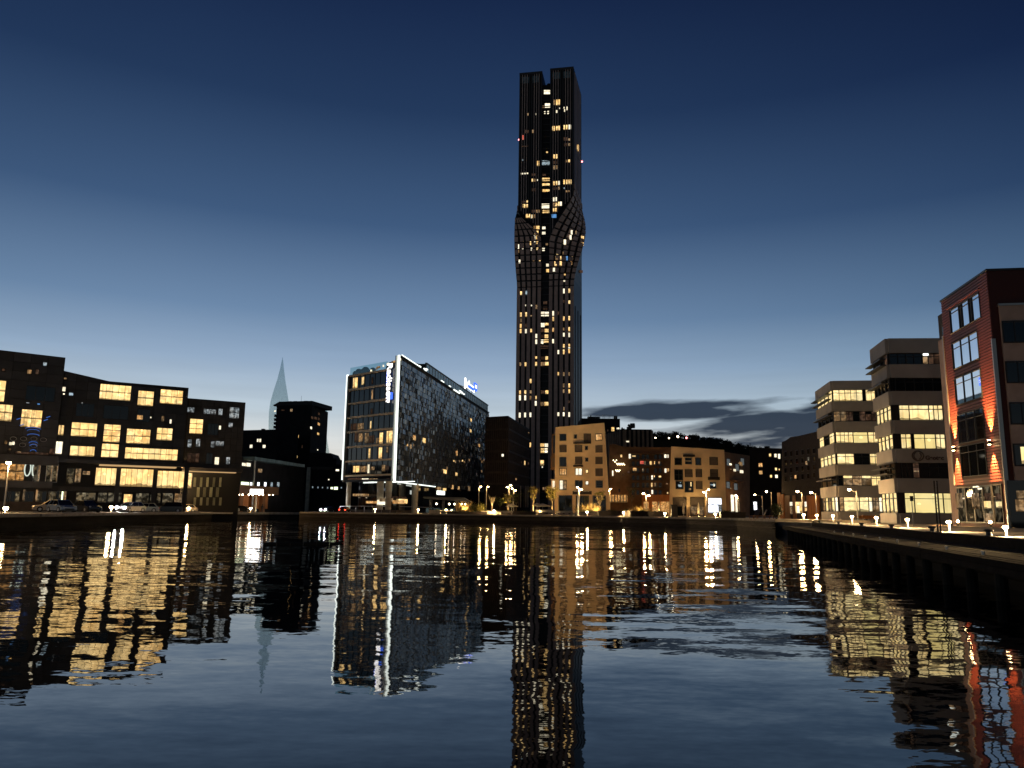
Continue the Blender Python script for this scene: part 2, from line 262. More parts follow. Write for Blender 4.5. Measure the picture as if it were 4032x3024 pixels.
def attach(o, parent, world=True):
    o.parent = parent
    if world:                                            # the mesh was written in world coordinates
        loc = Vector(); r = parent
        while r is not None: loc += r.location + r.matrix_parent_inverse.translation; r = r.parent
        o.matrix_parent_inverse = Matrix.Translation(-loc)
def thing(name, label, cat, loc=(0, 0, 0), rz=0, group=None):
    o = bpy.data.objects.new(name, None); COL.objects.link(o); o.location = loc; o.rotation_euler = (0, 0, rz); o.empty_display_size = .2
    return tag(o, label, cat, group)
def tag(o, label, cat, group=None):
    o['label'] = label; o['category'] = cat
    if group: o['group'] = group
    return o
def struct(o): o['kind'] = 'structure'; return o
def stuff(o): o['kind'] = 'stuff'; return o
def copy_tree(o, parent=None):
    c = o.copy(); COL.objects.link(c)
    if parent is not None: c.parent = parent
    for ch in list(o.children): copy_tree(ch, c)
    return c
# ------------------------------------------------------------------ facades
class Fac:
    """a vertical wall plane from A to B (plan points)"""
    def __init__(s, A, B):
        s.A = Vector((A[0], A[1], 0)); d = Vector((B[0] - A[0], B[1] - A[1], 0)); s.L = d.length; s.u = d.normalized(); n = Vector((-s.u.y, s.u.x, 0))
        s.n = n if n.dot(-s.A) > 0 else -n
    def uz(s, x, y):
        d = ray(x, y); k = (s.A - CP).dot(s.n) / d.dot(s.n); p = CP + d * k; return (p - s.A).dot(s.u), p.z
    def pt(s, u, z, d=0.): return s.A + s.u * u + s.n * d + Vector((0, 0, z))
    def rect(s, r):
        x0, y0, x1, y1 = r; xm, ym = (x0 + x1) / 2, (y0 + y1) / 2
        return s.uz(x0, ym)[0], s.uz(x1, ym)[0], s.uz(xm, y1)[1], s.uz(xm, y0)[1]
    def box(s, mb, u0, u1, z0, z1, d0, d1):
        return mb.hexa([s.pt(u0, z0, d1), s.pt(u1, z0, d1), s.pt(u1, z0, d0), s.pt(u0, z0, d0), s.pt(u0, z1, d1), s.pt(u1, z1, d1), s.pt(u1, z1, d0), s.pt(u0, z1, d0)])
def two(near, other):
    """facade from a roof corner (pixel and depth) and a second roof corner at the same height"""
    p = P(*near); q = G(other[0], other[1], p.z); return p, q
def cells(a, b, n): return [(a + (b - a) * i / n, a + (b - a) * (i + 1) / n) for i in range(n)]
def window(par, f, uz, cols=1, rows=1, pane='warm', frame='frame_dark', t=.07, proud=.10, name='window', top_row=None, base=.0):
    u0, u1, z0, z1 = uz
    if u1 < u0: u0, u1 = u1, u0
    fr = MB()
    f.box(fr, u0 - t, u1 + t, z1, z1 + t, base + .0, base + proud); f.box(fr, u0 - t, u1 + t, z0 - t, z0, base + .0, base + proud + .03)
    f.box(fr, u0 - t, u0, z0, z1, base + .0, base + proud); f.box(fr, u1, u1 + t, z0, z1, base + .0, base + proud)
    zs = cells(z0, z1, rows) if top_row is None else [(z0, z0 + (z1 - z0) * (1 - top_row)), (z0 + (z1 - z0) * (1 - top_row), z1)]
    us = cells(u0, u1, cols); h = t * .45
    for a, b in us[:-1]: f.box(fr, b - h, b + h, z0, z1, base + .0, base + proud - .02)
    for a, b in zs[:-1]: f.box(fr, u0, u1, b - h, b + h, base + .0, base + proud - .035)
    o = fr.build(name, frame, par)
    for a, b in us:
        for c, d in zs:
            pm = pane if isinstance(pane, str) else random.choice(pane)
            f.box(MB(), a, b, c, d, 0, 0)
            mb = MB(); f.box(mb, a + h * .5, b - h * .5, c + h * .5, d - h * .5, base + .005, base + .03); mb.build('pane', pm, o)
    return o
def small_window(par, f, uz, pane, name='window', d=.05):
    u0, u1, z0, z1 = uz; mb = MB(); f.box(mb, min(u0, u1), max(u0, u1), z0, z1, .0, d); return mb.build(name, pane, par)
def minus(r, h):
    a0, a1, c0, c1 = r; b0, b1, d0, d1 = h
    if b0 >= a1 or b1 <= a0 or d0 >= c1 or d1 <= c0: return [r]
    out = []
    if b0 > a0: out.append((a0, b0, c0, c1))
    if b1 < a1: out.append((b1, a1, c0, c1))
    m0, m1 = max(a0, b0), min(a1, b1)
    if d0 > c0: out.append((m0, m1, c0, d0))
    if d1 < c1: out.append((m0, m1, d1, c1))
    return [q for q in out if q[1] - q[0] > .08 and q[3] - q[2] > .08]
def cladding(par, f, u0, u1, z0, z1, nu, nz, holes, mt, thick=.12, gap=.035, name='cladding_panel', topf=None):
    hs = []
    for h in holes: hs.append((min(h[0], h[1]) - .12, max(h[0], h[1]) + .12, h[2] - .12, h[3] + .12))
    for j, (c, d) in enumerate(cells(z0, z1, nz)):
        for a, b in cells(u0, u1, nu):
            rs = [(a + gap, b - gap, c + gap, d - gap)]
            if topf is not None:
                zt = topf((a + b) / 2)
                if c > zt - .5: continue
                if d > zt: rs = [(a + gap, b - gap, c + gap, zt - gap)]
            for h in hs: rs = [q for r in rs for q in minus(r, h)]
            if not rs: continue
            mb = MB(); e = thick * random.uniform(.8, 1.15)
            for r in rs: f.box(mb, *r, .0, e)
            mb.build(name, mt, par)
def text(body, par, o, ex, ey, size, mt, name='lettering', extrude=.04, bold=.0):
    cu = bpy.data.curves.new(name, 'FONT'); cu.body = body; cu.size = size; cu.extrude = extrude; cu.offset = bold; cu.align_x = 'LEFT'; cu.materials.append(MAT[mt])
    c0 = bpy.data.objects.new(name, cu); COL.objects.link(c0); dg = bpy.context.evaluated_depsgraph_get(); me = bpy.data.meshes.new_from_object(c0.evaluated_get(dg)); bpy.data.objects.remove(c0)
    if not me.materials: me.materials.append(MAT[mt])
    t = bpy.data.objects.new(name, me); COL.objects.link(t); ex = Vector(ex).normalized(); ey = Vector(ey).normalized(); ez = ex.cross(ey)
    M = Matrix.Identity(4)
    for i in range(3): M[i][0] = ex[i]; M[i][1] = ey[i]; M[i][2] = ez[i]
    M.translation = o; t.matrix_world = M; t.parent = par; t.matrix_parent_inverse = Matrix.Translation(-Vector(par.location)); t.matrix_basis = M
    return t
# ------------------------------------------------------------------ water, quays, ground
def hor(x): return 2018 + .0127 * (x - 2016)
def at(px, d, z=0.): p = P(px, hor(px), d); return Vector((p.x, p.y, z))
struct(MB().add([(-4000, -200, 0), (4000, -200, 0), (4000, 6000, 0), (-4000, 6000, 0)], [(0, 1, 2, 3)]).build('water', 'water'))
ZL, ZMID, ZR = 1.3, 1.58, 1.3
left_edge = [at(-1500, 42), at(-700, 52), at(0, 72), at(480, 110), at(860, 150), at(1060, 170), at(1180, 178)]
mid_px = [(1180, 166), (1500, 160), (1900, 155), (2200, 150), (2450, 140), (2700, 128), (2900, 112), (3050, 92)]
mid_edge = lambda k: [at(x, d + k) for x, d in mid_px]
RL = lambda y, k=0.: Vector((6.75 + .263 * y + k, y, 0))
right_edge = [RL(84, 3.2), RL(-60, 3.2)]
# back ground reaches the horizon; quays in front of it
struct(MB().prism([(p.x, p.y) for p in left_edge] + [(p.x, p.y) for p in mid_edge(3.6)[1:]] + [(p.x, p.y) for p in right_edge] + [(900, -60), (900, 3500), (-1500, 3500), (-1500, 42)], -3, ZL).build('ground', 'road'))
q = struct(MB().prism([(p.x, p.y) for p in mid_edge(3.6)] + [(44, 96), (52, 420), (-45, 420)], ZL - .05, ZMID).build('promenade', 'paving'))
for i, (k, z) in enumerate(((2.4, 1.26), (1.2, .92), (0, .6))):
    o = struct(MB().prism([(p.x, p.y) for p in mid_edge(k)] + [(p.x, p.y) for p in reversed(mid_edge(k + 1.25))], -1 if i == 2 else -.5, z).build('quay_step', 'timber'))
    # nosing boards that catch the lamp light
    mb = MB(); e = mid_edge(k)
    for a, b in zip(e, e[1:]):
        d = (b - a).normalized(); n = Vector((-d.y, d.x, 0)); n = -n if n.y > 0 else n
        mb.hexa([a + n * .06 + Vector((0, 0, z - .09)), b + n * .06 + Vector((0, 0, z - .09)), b - n * .3 + Vector((0, 0, z - .09)), a - n * .3 + Vector((0, 0, z - .09)),
                 a + n * .06 + Vector((0, 0, z + .03)), b + n * .06 + Vector((0, 0, z + .03)), b - n * .3 + Vector((0, 0, z + .03)), a - n * .3 + Vector((0, 0, z + .03))])
    mb.build('nosing', 'timber', o)
# paved strip and kerb along the left road
mb = MB(); mk = MB()
for a, b in zip(left_edge, left_edge[1:]):
    d = (b - a).normalized(); n = Vector((-d.y, d.x, 0)); n = -n if n.y > 0 else n
    def seg(o, k0, k1, z0, z1): o.hexa([p + n * k + Vector((0, 0, z)) for z in (z0, z1) for p, k in ((a, k0), (b, k0), (b, k1), (a, k1))])
    seg(mk, .08, -.45, ZL - .35, ZL + .12); seg(mb, -.45, -3.6, ZL - .2, ZL + .06)
struct(mk.build('quay_kerb', 'concrete')); struct(mb.build('pavement', 'paving'))
mw = MB()
for a, b in zip(left_edge, left_edge[1:]):
    d = (b - a).normalized(); n = Vector((-d.y, d.x, 0)); n = -n if n.y > 0 else n
    mw.hexa([a + n * .05 + Vector((0, 0, -2)), b + n * .05 + Vector((0, 0, -2)), b - n * .3 + Vector((0, 0, -2)), a - n * .3 + Vector((0, 0, -2)),
             a + n * .05 + Vector((0, 0, ZL - .36)), b + n * .05 + Vector((0, 0, ZL - .36)), b - n * .3 + Vector((0, 0, ZL - .36)), a - n * .3 + Vector((0, 0, ZL - .36))])
struct(mw.build('quay_wall', 'quay_wall'))
# right jetty: piles, fascia boards, deck planks
jet = thing('timber_jetty', 'dark timber jetty on piles along the right side of the water', 'jetty', RL(40, 1.5))
du = Vector((.263, 1, 0)).normalized(); dn = Vector((1, -.263, 0)).normalized()
def jbox(mb, y0, y1, k0, k1, z0, z1):
    a, b = RL(y0), RL(y1)
    return mb.hexa([a + dn * k0 + Vector((0, 0, z0)), b + dn * k0 + Vector((0, 0, z0)), b + dn * k1 + Vector((0, 0, z0)), a + dn * k1 + Vector((0, 0, z0)),
                    a + dn * k0 + Vector((0, 0, z1)), b + dn * k0 + Vector((0, 0, z1)), b + dn * k1 + Vector((0, 0, z1)), a + dn * k1 + Vector((0, 0, z1))])
for s0, s1 in ((2, 14), (14, 26), (26, 40), (40, 56), (56, 80)):
    for k in range(11):
        z = 1.0 + random.uniform(-.012, .012); jbox(MB(), s0 + .01, s1 - .01, .04 + k * .28, .04 + k * .28 + .265, z - .07, z).build('plank', 'plank', jet)
    for k in range(2):
        jbox(MB(), s0 + .02, s1 - .02, -.09, .02, .69 + k * .17, .69 + k * .17 + .158).build('fascia_board', 'plank', jet)
for y in [6 + 2.3 * i for i in range(32)]:
    p = RL(y) + dn * .25; MB().cyl(p + Vector((0, 0, -2)), p + Vector((0, 0, .72)), .15, .15, 10).build('pile', 'timber_pile', jet)
jbox(MB(), -20, 82, .3, 3.1, .55, .9).build('deck_beam', 'plank', jet)
jbox(MB(), -40, 82, 2.95, 3.3, .9, ZR + .07).build('kerb_beam', 'plank', jet)
jbox(MB(), -40, 82, 1.6, 3.3, -2, .5).build('back_wall', 'quay_wall', jet)
k = struct(MB().prism([(p.x, p.y) for p in (RL(-60, 3.45), RL(84, 3.45), RL(84, 14), RL(-60, 14))], ZR - .1, ZR + .05).build('pavement', 'paving'))
# ------------------------------------------------------------------ left office block: three dark volumes
def rects(f, k, L): return [f.rect(zz(k, *r)) for r in L]
def volume(par, f, u0, u1, z0, ztop, depth, mt, name='wall'):
    """body behind a facade; ztop is a height or a list of (u, z) along the roof line"""
    prof = [(u0, ztop), (u1, ztop)] if not isinstance(ztop, list) else ztop
    n = len(prof); vs = []; 
    for d in (0, -depth):
        for u, z in prof: vs.append(f.pt(u, z, d))
        for u, z in reversed(prof): vs.append(f.pt(u, z0, d))
    fs = [tuple(range(2 * n)), tuple(range(4 * n - 1, 2 * n - 1, -1))] + [(i, 2 * n + i, 2 * n + (i + 1) % (2 * n), (i + 1) % (2 * n)) for i in range(2 * n)]
    return MB().add(vs, fs).build(name, mt, par)
zw = 'warm'
pA, qA = two((258, 1408, 122), (0, 1378)); fA = Fac(qA, pA); uA = fA.uz(258, 1408)[0]; zA = pA.z
bA = thing('office_building', 'tallest dark clad office volume at the left edge with orange ground floor room', 'office building', fA.pt(uA, ZL))
volume(bA, fA, -26, uA, 0, zA, 26, 'clad_backing')
hA = [fA.rect(r) for r in ((-120, 1488, -55, 1570), (-46, 1497, 20, 1581), (-40, 1592, 48, 1657), (83, 1614, 164, 1683), (170, 1427, 184, 1441), (107, 1456, 124, 1473), (219, 1738, 245, 1788), (230, 1674, 251, 1714), (102, 1523, 215, 1578))]
for h, c, r, p in zip(hA[:4], (2, 2, 3, 2), (2, 2, 2, 2), ('warm_big', 'warm_big', 'warm', 'warm')): window(bA, fA, h, c, r, p)
window(bA, fA, hA[8], 3, 1, 'glass_dark')
small_window(bA, fA, hA[4], 'cool'); small_window(bA, fA, hA[5], 'dim'); window(bA, fA, hA[6], 1, 1, 'cream'); window(bA, fA, hA[7], 2, 1, ['dim', 'warm'])
zpod = fA.uz(130, 1800)[1]
for r, p in (((36, 1741, 47, 1753), 'cream'), ((48, 1739, 57, 1752), 'cream'), ((18, 1735, 28, 1750), 'dim'), ((34, 1765, 44, 1774), 'dim'), ((68, 1777, 82, 1784), 'dim'), ((8, 1452, 20, 1462), 'faint'), ((147, 1589, 157, 1593), 'skyblue'), ((103, 1585, 117, 1588), 'pale'), ((140, 1455, 152, 1474), 'faint'), ((195, 1766, 218, 1790), 'faint'), ((60, 1780, 190, 1790), 'faint')):
    h = fA.rect(r); hA.append(h); small_window(bA, fA, h, p, d=.08)
cladding(bA, fA, -12, uA, zpod + .3, zA - .1, 9, 11, hA, 'clad_dark')
# blue glints and dark blue ribbon decoration below the lit corner window
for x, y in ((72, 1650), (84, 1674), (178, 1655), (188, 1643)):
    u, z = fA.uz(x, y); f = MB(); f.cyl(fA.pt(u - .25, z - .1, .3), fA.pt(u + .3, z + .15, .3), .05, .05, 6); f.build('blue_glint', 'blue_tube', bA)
for z0, w in ((1690, 26), (1698, 20), (1716, 20), (1746, 14), (1757, 12), (1778, 10)):
    u, z = fA.uz(130, z0); mb = MB(); prev = None
    for i in range(13):
        t = math.pi * i / 12; pnt = fA.pt(u - w / 25 * math.cos(t), z + .28 * math.sin(t), .25)
        if prev: mb.cyl(prev, pnt, .035, .035, 5)
        prev = pnt
    mb.build('blue_arch', 'blue_tube', bA)
for i, (x, y) in enumerate(((52, 1728), (92, 1728), (133, 1728), (170, 1732), (88, 1752), (133, 1755))):
    u, z = fA.uz(x, y); mb = MB(); pts = [fA.pt(u + .42 * math.cos(t), z + .3 * math.sin(t), .22) for t in [2 * math.pi * j / 14 for j in range(15)]]
    for a, b in zip(pts, pts[1:]): mb.cyl(a, b, .028, .028, 5)
    mb.build('ring_ornament', 'steel', bA)
# ground floors of the first volume
window(bA, fA, fA.rect((-130, 1822, -6, 1892)), 4, 1, 'bistro'); window(bA, fA, fA.rect((-4, 1822, 96, 1892)), 3, 2, 'bistro', top_row=.5)
for x0, x1, p in ((133, 146, 'lobby'), (148, 156, 'dim'), (182, 200, 'lobby'), (206, 226, 'lobby'), (252, 280, 'lobby'), (292, 318, 'dim'), (328, 352, 'lobby')):
    if x1 < 240: window(bA, fA, fA.rect((x0, 1828, x1, 1898)), 1, 1, p, 'steel', t=.05)
for x0, x1 in ((26, 38), (42, 76), (92, 132), (146, 182), (190, 218), (223, 240)): window(bA, fA, fA.rect((x0, 1935, x1, 1975)), 2, 1, ['glass_dark', 'lobby'], t=.05)
for x in (93, 143): u0, u1, z0, z1 = fA.rect((x - 3, 1928, x + 4, 1974)); small_window(bA, fA, (u0, u1, z0, z1), 'dim', 'lit_column', d=.3)
for x in (154, 202, 224): u0, u1, z0, z1 = fA.rect((x - 1.6, 1826, x + 1.6, 1898)); small_window(bA, fA, (u0, u1, z0, z1), 'dim', 'lit_column', d=.2)
for x, w in ((108, 12), (134, 7)):                                     # two big oval light rings behind the glass
    u, z = fA.uz(x, 1846); hz = fA.uz(x, 1818)[1] - z; wu = fA.uz(x + w, 1846)[0] - u; mb = MB()
    pts = [fA.pt(u + wu * math.cos(t), z + hz * math.sin(t), .3) for t in [2 * math.pi * j / 24 for j in range(25)]]
    if w < 10: pts = pts[5:19]
    for a, b in zip(pts, pts[1:]): mb.cyl(a, b, .09, .09, 6)
    mb.build('light_ring', 'neon', bA)
f = MB(); fA.box(f, -26, uA + .4, zpod - 1.2, zpod + .2, .0, 1.6); f.build('canopy', 'clad_dark', bA)
f = MB(); z = fA.uz(130, 1908)[1]; fA.box(f, -26, uA, z - .5, z + .5, .0, .5); f.build('floor_band', 'clad_dark', bA)
f = MB(); z = fA.uz(60, 1975)[1]; fA.box(f, -26, uA, 0, z, .0, .6); f.build('plinth', 'brick_band', bA)
# second volume, roof line kinked down to the right
pB, qB = two((743, 1527, 136), (430, 1501)); fB = Fac(qB, pB); u0B = fB.uz(256, 1470)[0]; uB = fB.uz(743, 1527)[0]; zB = pB.z; zk = fB.uz(256, 1461)[1]
bB = thing('office_building', 'wide dark clad office volume with many big yellow windows and a kinked roof line', 'office building', fB.pt((u0B + uB) / 2, ZL))
volume(bB, fB, u0B - 4, uB, 0, [(u0B - 4, zk + .6), (u0B, zk), (0, zB), (uB, zB)], 24, 'clad_backing')
LB = [((393, 1516, 515, 1575), 5, 2, 'warm_big'), ((543, 1540, 604, 1598), 2, 2, 'warm_big'), ((631, 1536, 719, 1591), 4, 2, 'warm'), ((281, 1665, 381, 1719), 3, 2, 'warm_big'), ((408, 1672, 473, 1741), 2, 3, 'warm'),
      ((498, 1690, 591, 1747), 3, 2, 'warm'), ((617, 1686, 678, 1734), 3, 2, 'warm_big'), ((276, 1757, 372, 1796), 3, 1, 'warm_big'), ((400, 1748, 466, 1801), 2, 2, 'warm_big'), ((492, 1766, 699, 1810), 9, 2, 'warm_big'),
      ((376, 1843, 457, 1911), 4, 1, 'warm_big'), ((474, 1847, 602, 1916), 6, 1, 'warm_big'), ((616, 1855, 725, 1922), 5, 1, 'warm_big'), ((737, 1862, 755, 1922), 1, 1, 'warm')]
hB = []
for r, c, n, p in LB: h = fB.rect(r); hB.append(h); window(bB, fB, h, c, n, p, 'frame_dark' if r[1] < 1840 else 'frame_wood', t=.06)
for r, p in (((538, 1635, 562, 1652), 'orange'), ((636, 1638, 646, 1660), 'dim'), ((668, 1652, 675, 1668), 'cream'), ((590, 1641, 596, 1647), 'cream'), ((246, 1524, 258, 1541), 'cream'), ((248, 1549, 255, 1554), 'cream'), ((272, 1547, 288, 1558), 'cool'), ((321, 1585, 326, 1590), 'pale'), ((252, 1487, 262, 1494), 'dim')):
    h = fB.rect(r); hB.append(h); small_window(bB, fB, h, p, d=.08)
for r in ((300, 1590, 370, 1640), (408, 1598, 505, 1650), (540, 1612, 590, 1660)): h = fB.rect(r); hB.append(h); window(bB, fB, h, 3, 1, 'glass_dark')
zc = fB.uz(550, 1826)[1]
cladding(bB, fB, u0B, uB, zc + .2, zk - .1, 11, 10, hB, 'clad_dark', topf=lambda u: zk + (zB - zk) * min(1, max(0, (u - u0B) / (0 - u0B))) - .1)
f = MB(); fB.box(f, u0B - 3, uB, zc - .35, zc + .25, .0, 2.2); f.build('canopy', 'clad_dark', bB)
f = MB(); u0 = fB.uz(390, 1832)[0]; u1 = fB.uz(690, 1836)[0]; fB.box(f, u0, u1, zc - .62, zc - .42, .1, 2.1); f.build('canopy_light', 'canopy_line', bB)
for r, p in (((487, 1946, 520, 1981), 'warm'), ((591, 1948, 610, 1980), 'lobby'), ((618, 1942, 632, 1980), 'lobby'), ((640, 1942, 680, 1982), 'lobby'), ((687, 1943, 716, 1981), 'dim'), ((722, 1940, 735, 1980), 'dim'), ((535, 1942, 585, 1980), 'lobby'), ((425, 1940, 478, 1978), 'lobby'), ((385, 1940, 420, 1978), 'lobby'), ((300, 1940, 375, 1976), 'lobby'), ((262, 1845, 290, 1905), 'lobby'), ((296, 1845, 318, 1900), 'dim'), ((326, 1855, 354, 1870), 'dim')):
    window(bB, fB, fB.rect(r), 2 if r[2] - r[0] > 18 else 1, 1, p, t=.05)
for x0, x1, p in ((239, 248, 'strip_green'), (250, 260, 'dim')): small_window(bB, fB, fB.rect((x0, 1935, x1, 1974)), p, 'lit_sculpture_panel')
for x in (463, 609, 731): f = MB(); u = fB.uz(x, 1900)[0]; fB.box(f, u - .35, u + .35, 0, zc - .3, .0, .35); f.build('pillar', 'clad_dark', bB)
f = MB(); z = fB.uz(550, 1930)[1]; fB.box(f, u0B - 3, uB, z - .35, z + .35, .0, .3); f.build('floor_band', 'clad_dark', bB)
# third volume
pC, qC = two((967, 1585, 148), (745, 1568)); fC = Fac(qC, pC); uC = fC.uz(967, 1585)[0]; zC = pC.z
bC = thing('office_building', 'lowest dark clad office volume with small pale windows and striped ground floor', 'office building', fC.pt(uC, ZL))
volume(bC, fC, -2, uC, 0, zC, 24, 'clad_backing')
LC = [((738, 1604, 765, 1624), 2, 1, 'pale'), ((802, 1611, 850, 1631), 5, 1, 'pale'), ((860, 1610, 876, 1635), 1, 1, 'pale'), ((904, 1604, 941, 1648), 2, 2, 'pale'), ((747, 1650, 798, 1708), 2, 3, 'warm_big'), ((900, 1665, 916, 1683), 1, 1, 'pale'), ((862, 1676, 870, 1692), 1, 1, 'cream'), ((830, 1737, 844, 1763), 1, 1, 'pale'), ((849, 1737, 881, 1757), 2, 1, 'pale'),  # pale panes are given a glow in place of sky seen through them
      ((739, 1730, 754, 1762), 1, 2, 'pale'), ((772, 1728, 788, 1760), 3, 1, 'pale'), ((737, 1784, 784, 1822), 3, 1, 'faint'), ((845, 1800, 862, 1830), 1, 1, 'cream'), ((890, 1800, 905, 1828), 1, 1, 'pale'), ((818, 1668, 858, 1712), 3, 1, 'glass_dark'), ((812, 1785, 836, 1826), 2, 1, 'glass_dark')]
hC = []
for r, c, n, p in LC: h = fC.rect(r); hC.append(h); window(bC, fC, h, c, n, p, t=.06)
zc2 = fC.uz(850, 1851)[1]; cladding(bC, fC, 0, uC, zc2 + .2, zC - .1, 9, 11, hC, 'clad_dark')
f = MB(); fC.box(f, fC.uz(655, 1848)[0], uC, zc2 - .3, zc2 + .3, .0, 1.6); f.build('canopy', 'clad_dark', bC)
f = MB(); fC.box(f, fC.uz(664, 1848)[0], fC.uz(925, 1854)[0], zc2 - .5, zc2 - .36, .1, 1.55); f.build('canopy_light', 'canopy_line', bC)
mat('strip_panel', (.15, .16, .12), .6, 0, .3, 1, .2, .5)
for row, (y0, y1) in enumerate(((1880, 1917), (1919, 1957), (1959, 1990))):
    for i in range(9):
        if (i + row) % 2: continue
        x = 762 + i * 12.6; u0, u1, z0, z1 = fC.rect((x, y0, x + 9 + 2 * (row % 2), y1)); f = MB(); fC.box(f, u0, u1, z0, z1, 0, .18); f.build('facade_strip', 'strip_panel', bC)
# ------------------------------------------------------------------ low terminal with the long canopy
fD = Fac(at(860, 178), at(1075, 205)); bD = thing('terminal_building', 'low dark terminal with orange lit niches and a long pale canopy edge', 'terminal', fD.pt(6, ZL))
z = fD.uz(960, 1860)[1]; uD = fD.uz(1345, 1850)[0]; volume(bD, fD, -3, fD.uz(1200, 1850)[0], 0, fD.uz(960, 1800)[1], 20, 'night_wall')
for x0, x1, y0, y1, p in ((874, 941, 1898, 1911, 'strip_green'), (949, 978, 1898, 1911, 'strip_green'), (953, 966, 1823, 1835, 'cream'), (970, 985, 1823, 1837, 'cream'), (1016, 1030, 1846, 1861, 'dim')): small_window(bD, fD, fD.rect((x0, y0, x1, y1)), p, 'strip_light' if y1 < 1912 else 'window', d=.15)
for x in (987, 1016, 1043, 1068, 1094): small_window(bD, fD, fD.rect((x - 3, 1899, x + 3, 1917)), 'cool' if x > 1050 else 'shop_white', 'tube_light', d=.2)
for x0, x1 in ((902, 932), (944, 978), (992, 1020), (1032, 1054)): small_window(bD, fD, fD.rect((x0, 1948, x1, 2003)), 'orange_wood', 'niche', d=.06)
for x0, x1 in ((932, 944), (979, 991), (1021, 1031)): f = MB(); a = fD.rect((x0, 1945, x1, 2010)); fD.box(f, a[0], a[1], 0, a[3], 0, .9); f.build('pillar', 'door_wood', bD)
f = MB(); a = fD.rect((868, 1912, 1060, 1944)); fD.box(f, a[0], a[1], a[2], a[3], 0, 2.6); f.build('lower_canopy', 'frame_wood', bD)
for x in (878, 903, 918, 943, 958, 985, 999, 1025, 1040):
    u, zg = fD.uz(x, 1946); o = MB().ball(fD.pt(u, zg - .1, 2.4), .2, 8, 5).build('globe_lamp', 'bulb_small', bD)
f = MB(); e = [(955, 1790, 1), (988, 1806, 1), (1040, 1816, 0), (1160, 1832, 0)]
for i, (x0, y0, x1, y1) in enumerate(((957, 1803, 1040, 1815), (1041, 1816, 1095, 1823), (1096, 1824, 1160, 1833))):
    a = fD.uz(x0, y0); b = fD.uz(x1, y1); zt = (a[1] + b[1]) / 2; mb = MB(); mb.hexa([fD.pt(a[0], zt - .5, 3), fD.pt(b[0], zt - .5, 3), fD.pt(b[0], zt - .5, -1), fD.pt(a[0], zt - .5, -1), fD.pt(a[0], zt + .3, 3), fD.pt(b[0], zt + .3, 3), fD.pt(b[0], zt + .3, -1), fD.pt(a[0], zt + .3, -1)])
    mb.build('canopy_edge', 'parapet_glass', bD)
mb = MB(); a = fD.uz(975, 1810); mb.cyl(fD.pt(a[0], ZL, 2), fD.pt(a[0], a[1], 2), .25, .2, 8); mb.build('pillar', 'steel', bD)
# ------------------------------------------------------------------ far blocks on the left, spires
fE = Fac(at(955, 300), at(1064, 296)); bE = thing('apartment_building', 'low dark block with four lit windows left of the apartment tower', 'apartment block', fE.pt(5, ZL))
volume(bE, fE, -4, fE.L + 1, 0, fE.uz(1000, 1693)[1], 14, 'night_wall')
for r in ((1012, 1728, 1018, 1740), (1021, 1728, 1028, 1741), (984, 1751, 994, 1764), (1035, 1752, 1045, 1764)): small_window(bE, fE, fE.rect(r), 'cream')
f = MB(); u, z = fE.uz(1021, 1690); fE.box(f, u - .6, u + .6, z - .5, z + .4, -3, -2); f.build('chimney', 'rooftop', bE)
pF = P(1207, 1590, 320); fF = Fac(at(1064, 322), at(1207, 318)); fF2 = Fac(at(1207, 318), at(1272, 342))
bF = thing('apartment_tower', 'dark apartment tower block with chamfered roof in front of the pale glass spire', 'apartment tower', fF.pt(8, ZL))
zF = fF.uz(1064, 1595)[1]; zF2 = fF.uz(1150, 1580)[1]; zS = fF2.uz(1240, 1610)[1]
A_, B_, C_ = fF.pt(0, 0), fF.pt(fF.L, 0), fF2.pt(fF2.L, 0); D_ = A_ + (C_ - B_)
MB().prism([(p.x, p.y) for p in (A_, B_, C_, D_)], 0, zF - .3).build('wall', 'night_wall', bF)
volume(bF, fF, fF.uz(1076, 1595)[0], fF.L - .2, zF - .4, [(fF.uz(1076, 1595)[0], zF), (fF.uz(1100, 1580)[0], zF2), (fF.L - .2, zF2)], 18, 'rooftop', 'roof')
for x in (1121, 1142, 1184): f = MB(); u = fF.uz(x, 1578)[0]; fF.box(f, u - .8, u + .8, zF2 - .1, zF2 + .7, -6, -4); f.build('roof_vent', 'rooftop', bF)
f = MB(); u, z = fF.uz(1157, 1580); f.cyl(fF.pt(u, zF2, -6), fF.pt(u, zF2 + 3.2, -6), .08, .04, 5); f.build('antenna', 'steel', bF)
for i in range(5): f = MB(); z = fF.uz(1066, 1640 + 15 * i)[1]; fF.box(f, -1.1, .1, z - .15, z + .9, -4, -.3); f.build('balcony', 'night_wall', bF)
for r, p in (((1143, 1610, 1152, 1621), 'dim'), ((1080, 1616, 1086, 1622), 'cream'), ((1107, 1613, 1120, 1618), 'faint'), ((1097, 1713, 1117, 1723), 'warm'), ((1127, 1712, 1138, 1722), 'dim'), ((1139, 1711, 1147, 1724), 'cream'), ((1157, 1714, 1168, 1725), 'warm'), ((1170, 1713, 1176, 1725), 'warm'), ((1153, 1735, 1160, 1746), 'cream'), ((1094, 1752, 1111, 1763), 'dim'), ((1124, 1753, 1134, 1760), 'faint'), ((1152, 1796, 1159, 1804), 'dim'), ((1165, 1794, 1171, 1804), 'warm'), ((1083, 1690, 1088, 1702), 'faint'), ((1188, 1752, 1192, 1765), 'faint'), ((1068, 1790, 1086, 1798), 'cream')): small_window(bF, fF, fF.rect(r), p)
